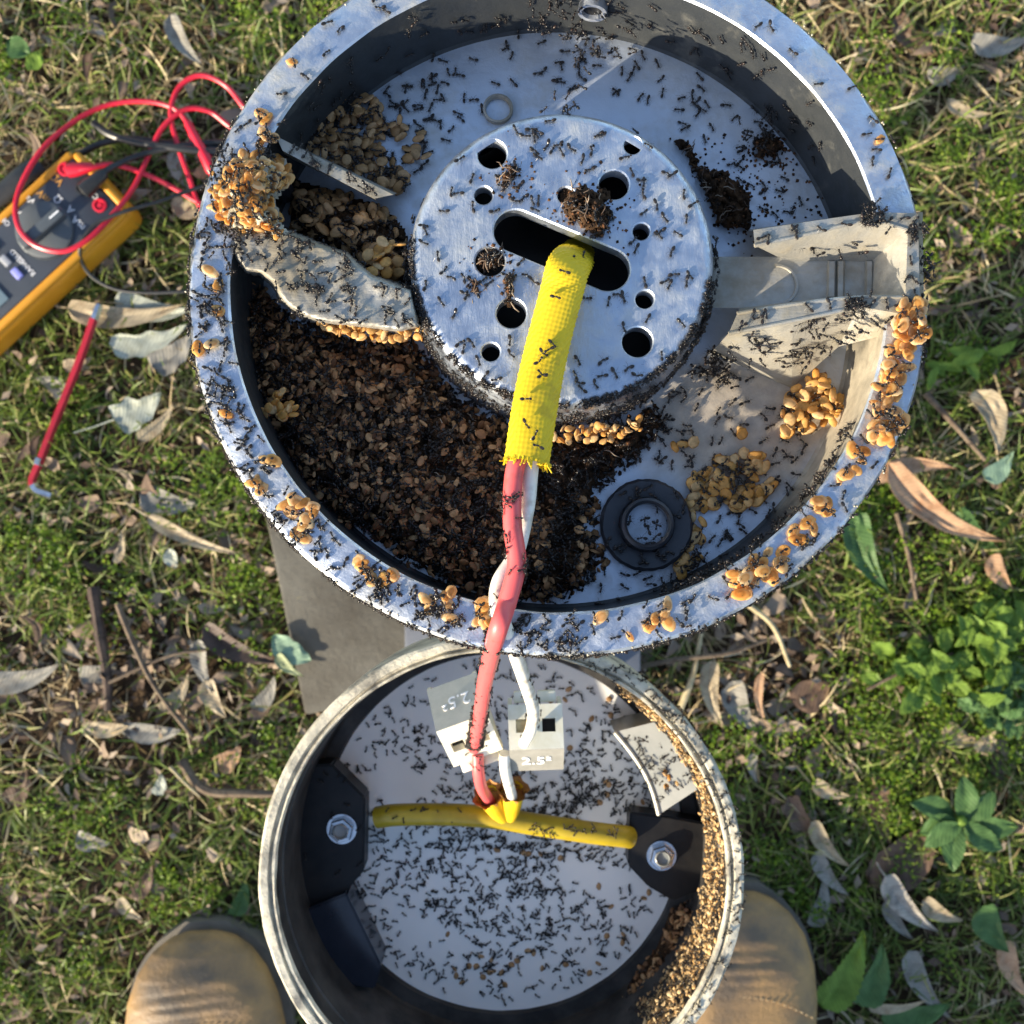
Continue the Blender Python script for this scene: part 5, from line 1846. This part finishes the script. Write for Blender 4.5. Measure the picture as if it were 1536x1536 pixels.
rep = np.concatenate([FL + RNG.normal(0, 2.5, FL.shape), FL[16:38] + RNG.normal(0, 7, (22, 2))])
h_extra = np.where((rep[:, 0] > 1095) & (rep[:, 0] < 1145), RNG.uniform(0, 0.0025, len(rep)), 0)
A = frames(place(rep, 0.0 + h_extra), HEAD_UP, RNG.uniform(0.7, 1.2, len(rep)) * COC, jitter=0.35)
RIM_MARKS = [(432, 90, 'above the red test leads'), (395, 190, 'just above the thick cocoon pile'), (320, 420, 'between the cocoon pile and the pale leaves'), (312, 525, 'beside the broad pale leaves'),
             (336, 618, 'beside the narrow beige leaf'), (395, 700, 'above the concrete slab corner'), (445, 775, 'over the edge of the concrete slab'), (562, 862, 'over the middle of the slab'),
             (655, 905, 'near where the pink wire crosses'), (725, 920, 'touching the pink and white wires'), (900, 930, 'below the rubber grommet, standing alone'), (985, 930, 'in the group below the rubber grommet'),
             (1120, 865, 'in the largest heap on the lower rim'), (1170, 845, 'at the end of the largest lower heap'), (1205, 800, 'above the long green leaf'), (1235, 760, 'near the orange tan leaf'), (1280, 695, 'in line with the orange tan leaf'), (1315, 212, 'alone on the clean far rim')]
individuals('cocoon', COCOON_ME, A, 'orange ant cocoon on the silver rim', 'cocoon', 'cocoons in small clusters along the rim', RIM_MARKS, rep)
RC = [(1352, 455), (1384, 452), (1388, 500), (1366, 540), (1352, 580), (1340, 612), (1362, 640), (1352, 668), (1312, 662), (1300, 640), (1312, 600), (1322, 560), (1330, 520), (1342, 490)]
p2 = sample_poly(RC, 78)
A = frames(place(p2, 0.0002 + RNG.uniform(0, 0.0028, len(p2))), HEAD_UP, RNG.uniform(0.9, 1.15, len(p2)) * COC, jitter=0.6)
individuals('cocoon', COCOON_ME, A, 'orange ant cocoon heaped below the ridged arm', 'cocoon', 'cocoons heaped on the rim below the ridged arm', [(1370, 465, 'touching the arm end'), (1370, 510, 'in the thick upper part'), (1335, 540, 'on the inner side'), (1330, 600, 'in the thin middle'), (1345, 650, 'on the outer lower end'), (1310, 650, 'on the inner lower end')], p2)
PILE = [(322, 262), (345, 236), (390, 226), (424, 240), (434, 268), (410, 300), (418, 335), (432, 352), (424, 366), (392, 352), (350, 352), (322, 330), (314, 296)]
pile = Heap(PILE, 0.0, 0.0065, 30, 0.4, 0.6, 4, True, 6.0)
o = pile.build('nest_debris', M['crust'])
o.matrix_world = HEAD_M
o['kind'] = 'stuff'
o['label'] = 'crust under the orange cocoon pile on the rim'
p2 = sample_poly(PILE, 98)
A = frames(pile.pos(p2, -0.0004), HEAD_UP, RNG.uniform(0.8, 1.1, len(p2)) * COC, jitter=0.9)
individuals('cocoon', COCOON_ME, A, 'orange ant cocoon in the thick pile', 'cocoon', 'cocoons in the thick pile on the rim', [(345, 255, 'nearest the red test leads'), (405, 245, 'nearest the thin rib'), (410, 300, 'beside the black screw insert'), (340, 320, 'on the outer rim side'), (375, 285, 'on top of the middle'), (410, 352, 'spilling onto the muddy arm'), (360, 345, 'at the foot of the pile')], p2)
# the rest of the brood
p2 = sample_poly(PILE, 130)
brood(frames(pile.pos(p2, -0.0012), HEAD_UP, RNG.uniform(0.7, 1.0, 130) * COC, jitter=1.0))
p2 = sample_poly(MASS, 2900)
keep = np.array([mnoise.noise(Vector((a * 0.016, b_ * 0.016, 5))) > -0.30 for a, b_ in p2]) & ~((p2[:, 0] > 800) & (p2[:, 1] < 745))
p2 = p2[keep]
brood(frames(mass.pos(p2, RNG.uniform(-0.0003, 0.0018, len(p2))), HEAD_UP, RNG.uniform(0.38, 0.82, len(p2)) * COC, jitter=1.3), True)
TR = [(436, 270), (500, 290), (570, 312), (606, 345), (608, 425), (560, 418), (520, 384), (470, 366), (440, 345)]
trough = Heap(TR, -0.024, 0.010, 20, 0.5, 0.5, 4, True, 12.0)
o = trough.build('nest_debris', M['soil'])
o.matrix_world = HEAD_M
o['kind'] = 'stuff'
o['label'] = 'soil bed in the shaded channel of the muddy arm'
p2 = sample_poly(TR, 170)
brood(frames(trough.pos(p2, 0.0), HEAD_UP, RNG.uniform(0.8, 1.15, 170) * COC, jitter=0.9), 2)
UF = [(416, 196), (470, 165), (530, 142), (566, 150), (592, 190), (560, 215), (600, 250), (622, 292), (560, 275), (480, 236)]
p2 = np.concatenate([sample_poly(UF, 150), sample_poly([(560, 150), (660, 200), (640, 250), (600, 240)], 16)])
brood(frames(place(p2, -0.0258 + RNG.uniform(0, 0.004, len(p2))), HEAD_UP, RNG.uniform(0.8, 1.1, len(p2)) * COC, jitter=0.7), 2)
p2 = np.array([575, 392]) + RNG.normal(0, 14, (22, 2))
brood(frames(place(p2, -0.010 + RNG.uniform(0, 0.005, 22)), HEAD_UP, COC, jitter=0.9))
FR = [(1190, 580), (1225, 560), (1262, 600), (1255, 632), (1220, 640), (1190, 660), (1165, 640), (1170, 610)]
p2 = sample_poly(FR, 62)
brood(frames(place(p2, -0.0255 + RNG.uniform(0, 0.006, 62)), HEAD_UP, COC, jitter=0.7))
FR2 = [(1040, 690), (1090, 690), (1150, 690), (1168, 740), (1120, 765), (1060, 760), (1050, 800), (1060, 840), (1010, 870), (1030, 780)]
p2 = np.concatenate([sample_poly(FR2, 95), sample_poly([(980, 670), (1090, 640), (1180, 650), (1150, 690)], 8)])
brood(frames(place(p2, -0.0256 + RNG.uniform(0, 0.002, len(p2))), HEAD_UP, COC * 0.95, jitter=0.5))
BAND = [(470, 470), (520, 462), (570, 470), (625, 478), (640, 505), (600, 512), (540, 506), (490, 496)]
p2 = sample_poly(BAND, 220)
brood(frames(place(p2, -0.006 - 0.011 * RNG.uniform(0, 1, 220)), HEAD_UP, RNG.uniform(0.5, 0.8, 220) * COC, jitter=1.0))
p2 = sample_poly([(815, 645), (960, 628), (965, 650), (900, 664), (825, 662)], 70)
brood(frames(place(p2, -0.018 + RNG.uniform(0, 0.004, 70)), HEAD_UP, RNG.uniform(0.4, 0.7, 70) * COC, jitter=1.0))
p2 = np.array([425, 612]) + RNG.normal(0, 9, (24, 2))
brood(frames(place(p2, -0.0135 + RNG.uniform(0, 0.003, 24)), HEAD_UP, COC * 0.8, jitter=0.9))
# canister: sunny inner wall
nb = 2600
an = RNG.uniform(-0.85, 0.98, nb)
zz = -RNG.uniform(0.003, 0.036, nb)
rr2 = 0.0926 - RNG.uniform(0, 0.0050, nb) * np.clip(0.55 + 0.7 * np.array([mnoise.noise(Vector((a_ * 9, z_ * 150, 2))) for a_, z_ in zip(an, zz)]), 0.1, 1)
pw = np.stack([CAN_C.x + rr2 * np.cos(an), CAN_C.y + rr2 * np.sin(an), CAN_Z + zz], 1)
nn = np.stack([-np.cos(an), -np.sin(an), np.full(nb, 0.3)], 1)
brood(frames(pw, nn, RNG.uniform(0.30, 0.60, nb) * COC, jitter=0.9), 3)
p2 = sample_poly(Q1, 420)
brood(frames(heap_can.pos(p2, 0.0004), UP, RNG.uniform(0.6, 0.95, 420) * COC, jitter=0.9), True)
p2 = sample_poly(Q1, 160)
brood(frames(heap_can.pos(p2, 0.0008), UP, RNG.uniform(0.6, 0.9, 160) * COC, jitter=0.9), 2)
p2 = sample_poly(Q2, 110)
brood(frames(h2.pos(p2), UP, RNG.uniform(0.6, 0.9, 110) * COC, jitter=0.9), True)
DISC_C = np.array([754, 1247])
p2 = np.concatenate([RNG.normal((760, 1452), (75, 14), (20, 2)), RNG.normal((935, 1400), (30, 40), (10, 2)), RNG.normal((880, 1045), (45, 14), (10, 2)), RNG.normal((900, 1180), (40, 40), (8, 2)), RNG.normal((815, 1270), (90, 60), (8, 2))])
p2 = p2[np.linalg.norm(p2 - DISC_C, axis=1) < 255]
brood(frames(place(p2, DZ + 0.0001, False), UP, COC * 0.75, jitter=0.2), 2)
p2 = RNG.normal((1010, 1168), (14, 10), (9, 2))
brood(frames(place(p2, DZ + 0.034, False), UP, COC * 0.7, jitter=0.5))

# ================================================================== ANTS
holes_np = np.array([(x, y, r) for x, y, r in HOLES])


def hub_ok(p):
    ok = np.linalg.norm((p - np.array([843, 384])) / np.array([1, 1]), axis=1) < 214
    for x, y, r in HOLES:
        ok &= np.hypot(p[:, 0] - x, p[:, 1] - y) > r + 6
    a_, b_ = np.array([773, 346.]), np.array([912, 404.])
    ab = b_ - a_
    t = np.clip(((p - a_) @ ab) / (ab @ ab), 0, 1)
    ok &= np.linalg.norm(p - a_ - t[:, None] * ab, axis=1) > 40
    ys_ = poly_np([(815, 385), (890, 395), (825, 700), (755, 700)])
    ok &= ~inside(ys_, p)
    return ok


p2 = RNG.uniform((612, 150), (1080, 620), (420, 2))
p2 = p2[hub_ok(p2)][:112]
A = frames(place(p2, HW), HEAD_UP, RNG.uniform(0.9, 1.12, len(p2)) * ANT, jitter=0.15)
individuals('ant', ANT_ME, A, 'small black ant on the hub face', 'ant', 'ants on the hub face', [(738, 231, 'by the large hole nearest the ring boss'), (725, 293, 'by the small hole left of the slot end'), (735, 392, 'by the hole plugged with debris'), (767, 470, 'by the large hole beside the yellow sleeve'), (736, 528, 'by the small hole lowest on the sleeve side'), (949, 218, 'by the small hole near the dark clump'), (921, 277, 'by the large hole touching the debris heap'), (962, 347, 'by the small hole beyond the slot end'), (967, 449, 'by the small hole below the slot end'), (956, 513, 'by the lowest large hole'), (843, 200, 'on the open upper area'), (640, 400, 'on the bare edge facing the muddy arm'), (1040, 380, 'on the bare edge facing the ridged arm'), (870, 560, 'between the sleeve and the lowest hole'), (680, 480, 'on the bare area near the nest soil')], p2)
nh = len(p2)
# flange ants: evenly over the ring, denser on the lower left
an = np.concatenate([RNG.uniform(np.pi * 0.93, np.pi * 1.45, 82), RNG.uniform(-0.9 * np.pi / 2 - 0.6, -0.35, 22), RNG.uniform(0.25, np.pi * 0.93, 40)])
rr2 = RNG.uniform(0.0925, 0.1002, len(an))
pl = np.stack([rr2 * np.cos(an), rr2 * np.sin(an), np.full(len(an), 0.0)], 1)
A = frames(pl @ HEAD_N[:3, :3].T + HEAD_N[:3, 3], HEAD_UP, RNG.uniform(0.9, 1.12, len(an)) * ANT, jitter=0.2)
RIM_ANT = [(math.cos(a_) * 500, math.sin(a_) * 500, t_) for a_, t_ in ((2.75, 'above the cocoon pile'), (3.1, 'beside the muddy arm'), (3.35, 'beside the pale leaves'), (3.6, 'beside the narrow beige leaf'), (3.85, 'above the slab corner'), (4.1, 'over the slab edge'), (4.35, 'over the slab middle'), (4.62, 'near the pink wire'),
           (4.95, 'below the rubber grommet'), (5.3, 'near the largest cocoon heap'), (5.7, 'near the orange tan leaf'), (0.35, 'just above the ridged arm'), (0.7, 'facing the bare lawn patch'), (1.1, 'near the upper frame edge'), (1.6, 'near the cable entry hole'), (2.2, 'on the upper side before the red leads'))]
individuals('ant', ANT_ME, A, 'small black ant on the silver rim', 'ant', 'ants on the rim', RIM_ANT, np.stack([np.cos(an) * 500, np.sin(an) * 500], 1))
ARM_TOP = [(1140, 348), (1300, 322), (1372, 324), (1372, 470), (1290, 455), (1100, 492), (1108, 474), (1280, 449), (1356, 446), (1360, 346), (1300, 334), (1140, 364)]
p2 = sample_poly(ARM_TOP, 30)
A = frames(place(p2, WT), HEAD_UP, RNG.uniform(0.9, 1.1, 30) * ANT, jitter=0.3)
individuals('ant', ANT_ME, A, 'small black ant on the ridged arm', 'ant', 'ants on the ridged channel arm', [(1180, 350, 'on its upper rib'), (1300, 330, 'at the rim end of its upper rib'), (1368, 400, 'on its end wall'), (1300, 455, 'at the rim end of its lower rib'), (1150, 480, 'on its lower rib near the hub')], p2)
yi = RNG.integers(30, ny - 6, 14)
pp = np.array([yel[i] for i in yi]) + np.stack([RNG.uniform(-0.0028, 0.0028, 14), np.zeros(14), np.full(14, 0.0036)], 1)
A = frames(pp, HEAD_UP, ANT, jitter=0.3)
individuals('ant', ANT_ME, A, 'small black ant climbing on the bright yellow braided sleeve', 'ant', 'ants on the yellow sleeve')

# all the others
an = np.concatenate([RNG.uniform(np.pi * 0.85, np.pi * 1.75, 800), RNG.uniform(-0.8, 0.4, 150), RNG.uniform(0.3, 3, 170)])
rr2 = np.full(len(an), 0.1020)
pl = np.stack([rr2 * np.cos(an), rr2 * np.sin(an), -RNG.uniform(0, 0.012, len(an)) ** 1.0], 1)
nn = np.stack([np.cos(an), np.sin(an), np.full(len(an), 0.5)], 1) @ HEAD_N[:3, :3].T
swarm(frames(pl @ HEAD_N[:3, :3].T + HEAD_N[:3, 3], nn, RNG.uniform(0.8, 1.05, len(an)) * ANT, jitter=0.6))
an = RNG.uniform(np.pi * 0.9, np.pi * 1.75, 70)
rr2 = RNG.uniform(0.0915, 0.1005, 70)
pl = np.stack([rr2 * np.cos(an), rr2 * np.sin(an), np.zeros(70)], 1)
swarm(frames(pl @ HEAD_N[:3, :3].T + HEAD_N[:3, 3], HEAD_UP, RNG.uniform(0.85, 1.05, 70) * ANT, jitter=0.3))
# bowl wall, upper part
an = RNG.uniform(0.5, 2.9, 90)
pl = np.stack([0.0898 * np.cos(an), 0.0898 * np.sin(an), -RNG.uniform(0.002, 0.024, 90)], 1)
nn = np.stack([-np.cos(an), -np.sin(an), np.full(90, 0.1)], 1) @ HEAD_N[:3, :3].T
swarm(frames(pl @ HEAD_N[:3, :3].T + HEAD_N[:3, 3], nn, ANT, jitter=0.3))
# knots of ants
for cx_, cy_, w_, sd_, n_ in ((1310, 326, WT, 10, 26), (1282, 454, WT, 9, 20), (1384, 400, -0.001, 12, 16), (1378, 345, WT, 9, 14), (1078, 545, -0.022, 14, 34), (375, 365, 0.001, 20, 40), (330, 250, 0.001, 14, 24), (405, 215, 0.001, 14, 20),
                             (420, 800, 0.0, 22, 24), (560, 890, 0.0, 24, 26), (660, 935, 0.0, 22, 26), (780, 945, 0.0, 24, 30), (860, 955, 0.0, 20, 20), (320, 600, 0.0, 18, 18), (306, 470, 0.0, 18, 22), (900, 60, -0.014, 26, 26), (840, 30, -0.010, 22, 26), (850, 168, -0.003, 26, 16), (1140, 190, -0.022, 20, 18)):
    p2 = np.array([cx_, cy_]) + RNG.normal(0, sd_, (n_, 2))
    if w_ in (0.0, 0.001):
        q_ = place_local(p2, w_)
        rq = np.hypot(q_[:, 0], q_[:, 1])
        p2 = p2[(rq > 0.088) & (rq < 0.1012)]
        n_ = len(p2)
    swarm(frames(place(p2, w_ + RNG.uniform(0, 0.0008, n_)), HEAD_UP, RNG.uniform(0.85, 1.05, n_) * ANT, jitter=0.4))
an = RNG.uniform(np.pi * 0.95, np.pi * 1.95, 230)
pl = np.stack([hubc.x + (HR - 0.0008) * np.cos(an), hubc.y + (HR - 0.0008) * np.sin(an), np.full(230, HW - 0.0010)], 1)
nn = np.stack([np.cos(an) * .7, np.sin(an) * .7, np.full(230, 0.7)], 1) @ HEAD_N[:3, :3].T
swarm(frames(pl @ HEAD_N[:3, :3].T + HEAD_N[:3, 3], nn, RNG.uniform(0.8, 1.0, 230) * ANT, jitter=0.5))
# hub side
an = np.concatenate([RNG.uniform(np.pi * 0.98, np.pi * 2.05, 430), RNG.uniform(0, 2 * np.pi, 90)])
rr2 = HR + 0.0012
pl = np.stack([hubc.x + rr2 * np.cos(an), hubc.y + rr2 * np.sin(an), -RNG.uniform(0.003, 0.025, len(an))], 1)
nn = np.stack([np.cos(an), np.sin(an), np.full(len(an), 0.35)], 1) @ HEAD_N[:3, :3].T
swarm(frames(pl @ HEAD_N[:3, :3].T + HEAD_N[:3, 3], nn, RNG.uniform(0.8, 1.0, len(an)) * ANT, jitter=0.5))
# nest mass
p2 = sample_poly(MASS, 1900)
swarm(frames(mass.pos(p2, RNG.uniform(0.0004, 0.0026, len(p2))), HEAD_UP, RNG.uniform(0.8, 1.05, len(p2)) * ANT, jitter=0.9))
# upper floor
UFL = [(470, 200), (530, 150), (640, 80), (760, 48), (900, 44), (1030, 85), (1140, 165), (1215, 260), (1240, 320), (1140, 338), (1080, 250), (1000, 170), (900, 135), (780, 140), (690, 190), (630, 260), (600, 280)]
p2 = np.concatenate([sample_poly(UFL, 120), sample_poly([(470, 200), (530, 150), (640, 80), (700, 120), (640, 230), (600, 280)], 75)])
swarm(frames(place(p2, -0.0259), HEAD_UP, RNG.uniform(0.9, 1.1, len(p2)) * ANT, jitter=0.2))
p2 = sample_poly(UF, 90)
swarm(frames(place(p2, -0.022), HEAD_UP, ANT, jitter=0.5))
# lower right floor
LR = [(1010, 560), (1060, 540), (1180, 590), (1250, 610), (1180, 740), (1080, 860), (1000, 900), (900, 905), (880, 850), (1045, 830), (1040, 720), (980, 690)]
p2 = sample_poly(LR, 150)
swarm(frames(place(p2, -0.0255), HEAD_UP, RNG.uniform(0.9, 1.1, 150) * ANT, jitter=0.3))
p2 = np.concatenate([RNG.normal((970, 787), (36, 34), (40, 2))])
swarm(frames(place(p2, -0.0215), HEAD_UP, ANT, jitter=0.4))
# lower wall of the bowl
an = RNG.uniform(-1.25, -0.45, 120)
pl = np.stack([0.0899 * np.cos(an), 0.0899 * np.sin(an), -RNG.uniform(0.0, 0.012, 120)], 1)
swarm(frames(pl @ HEAD_N[:3, :3].T + HEAD_N[:3, 3], HEAD_UP, ANT, jitter=0.8))
# ridged arm faces
p2 = sample_poly([(1096, 508), (1280, 466), (1350, 480), (1258, 518), (1188, 575), (1090, 532)], 62)
ww = np.interp(np.hypot(*(p2 - np.array([1190, 580])).T), [0, 100], [-0.022, 0.0])
swarm(frames(place(p2, ww + 0.0004), HEAD_UP, ANT, jitter=0.5))
p2 = sample_poly([(1145, 372), (1300, 336), (1306, 390), (1170, 384)], 9)
swarm(frames(place(p2, -0.0045), HEAD_UP, ANT, jitter=0.4))
# muddy arm
p2 = sample_poly(MUD, 105)
swarm(frames(mud.pos(p2, 0.0002), HEAD_UP, RNG.uniform(0.85, 1.05, 105) * ANT, jitter=0.4))
p2 = sample_poly(PILE, 70)
swarm(frames(pile.pos(p2, 0.0022), HEAD_UP, ANT, jitter=0.6))
p2 = sample_poly(TR, 90)
swarm(frames(trough.pos(p2, 0.0016), HEAD_UP, ANT, jitter=0.6))
p2 = sample_poly([(414, 204), (590, 292), (562, 298), (424, 226)], 18)
swarm(frames(place(p2, 0.0004), HEAD_UP, ANT, jitter=0.4))
p2 = np.concatenate([sample_poly(RC, 40), sample_poly(FR, 30), sample_poly(FR2, 60), np.repeat(FL, 1, 0) + RNG.normal(0, 6, FL.shape)])
hh = np.concatenate([np.full(40, 0.0035), np.full(30, -0.0215), np.full(60, -0.0235), np.full(len(FL), 0.0022)])
swarm(frames(place(p2, hh), HEAD_UP, ANT * 0.95, jitter=0.5))
for hp_ in soil_heaps:
    p2 = sample_poly(hp_.poly, 8)
    swarm(frames(hp_.pos(p2, 0.0006), HEAD_UP, ANT, jitter=0.6))
# white disc
p2 = np.concatenate([RNG.normal((740, 1300), (125, 80), (700, 2)), RNG.normal((900, 1195), (45, 35), (90, 2)), RNG.normal((760, 1250), (60, 20), (70, 2)), RNG.normal((870, 1200), (70, 40), (130, 2)), RNG.uniform((490, 985), (1020, 1515), (1450, 2))])
p2 = p2[np.linalg.norm(p2 - DISC_C, axis=1) < 258]
clear = patch(p2 * 0.001, 14, 77.0)
p2 = p2[(clear > -0.35)]
swarm(frames(place(p2, DZ + 0.0001, False), UP, RNG.uniform(0.85, 1.05, len(p2)) * ANT, jitter=0.12))
p2 = np.concatenate([RNG.uniform((575, 1213), (700, 1232), (10, 2)), np.stack([RNG.uniform(790, 935, 28), 0], 1) * 0 + 0 if False else np.stack([RNG.uniform(790, 935, 28), np.interp(RNG.uniform(790, 935, 28), [790, 935], [1236, 1254])], 1)])
swarm(frames(place(p2, yz + 0.0046, False), UP, ANT * 0.9, jitter=0.3))
# canister wall, rims, plates
nb = 900
an = RNG.uniform(-0.9, 1.0, nb)
pw = np.stack([CAN_C.x + 0.0900 * np.cos(an), CAN_C.y + 0.0900 * np.sin(an), CAN_Z - RNG.uniform(0.001, 0.036, nb)], 1)
nn = np.stack([-np.cos(an), -np.sin(an), np.full(nb, 0.6)], 1)
swarm(frames(pw, nn, RNG.uniform(0.5, 0.8, nb) * ANT, jitter=0.5))
an = RNG.uniform(-0.9, 1.45, 160)
rr2 = RNG.uniform(0.0935, 0.1005, 160)
pw = np.stack([CAN_C.x + rr2 * np.cos(an), CAN_C.y + rr2 * np.sin(an), np.full(160, CAN_Z)], 1)
swarm(frames(pw, UP, RNG.uniform(0.7, 1.0, 160) * ANT, jitter=0.5))
p2 = sample_poly([(935, 1105), (1005, 1085), (1040, 1170), (985, 1205)], 60)
swarm(frames(place(p2, DZ + np.interp(p2[:, 0], [930, 1050], [0.030, 0.038]), False), UP, ANT * 0.9, jitter=0.3))
p2 = np.concatenate([sample_poly(Q1, 160), sample_poly(Q2, 60)])
swarm(frames(place(p2, DZ + 0.012, False), UP, ANT * 0.9, jitter=0.7))
p2 = np.concatenate([sample_poly([(430, 1160), (500, 1150), (545, 1200), (540, 1300), (430, 1370)], 16), sample_poly([(430, 1385), (515, 1350), (565, 1450), (470, 1465)], 16)])
swarm(frames(place(p2, DZ + 0.0165, False), UP, ANT, jitter=0.3))
# on the wires
for path_, r_, n_, lo, hi in ((pink, 0.0026, 95, 0.62, 0.985), (pink, 0.0026, 220, 0.82, 0.975), (pink, 0.0026, 26, 0.18, 0.45), (white, 0.0023, 30, 0.30, 0.97)):
    ii = RNG.uniform(lo, hi, n_) * (len(path_) - 1)
    base_p = np.array([path_[int(i)].lerp(path_[min(int(i) + 1, len(path_) - 1)], i - int(i)) for i in ii])
    an = RNG.uniform(-0.3, np.pi + 0.3, n_)
    nn = np.stack([np.cos(an), np.zeros(n_), np.sin(an)], 1)
    swarm(frames(base_p + nn * r_, nn, RNG.uniform(0.55, 0.9, n_) * ANT, jitter=0.4))
p2 = sample_poly([(690, 1085), (735, 1085), (745, 1150), (700, 1160)], 24)
swarm(frames(place(p2, 0.394, False), UP, ANT * 0.8, jitter=0.6))

o = np_obj('ant_swarm', stamp('ant_swarm', SWARM, [M['ant']]))
kind(o, 'stuff', 'thousands of black ants swarming through the lamp head and canister')
o = np_obj('cocoon_brood', stamp('cocoon_brood', BROOD, [M['cocoon_many'], M['cocoon_tip']]))
kind(o, 'stuff', 'orange cocoons packed in channels, on the floor and on the canister wall')
o = np_obj('brown_brood', stamp('brown_brood', BROOD_TAN, [M['cocoon_brown'], M['cocoon_tip']]))
kind(o, 'stuff', 'brownish cocoons bedded in the nest soil')
o = np_obj('shade_tint_brood', stamp('shade_tint_brood', BROOD_SHADE_TINT, [M['cocoon_shade_tint'], M['cocoon_tip']]))
kind(o, 'stuff', 'cocoons coloured beige as in shade, heaped in the channel and on the bowl floor')
o = np_obj('sun_tint_brood', stamp('sun_tint_brood', BROOD_SUN_TINT, [M['cocoon_sun_tint'], M['cocoon_tip']]))
kind(o, 'stuff', 'small cocoons coloured cream as in sunlight, plastered over the canister wall')
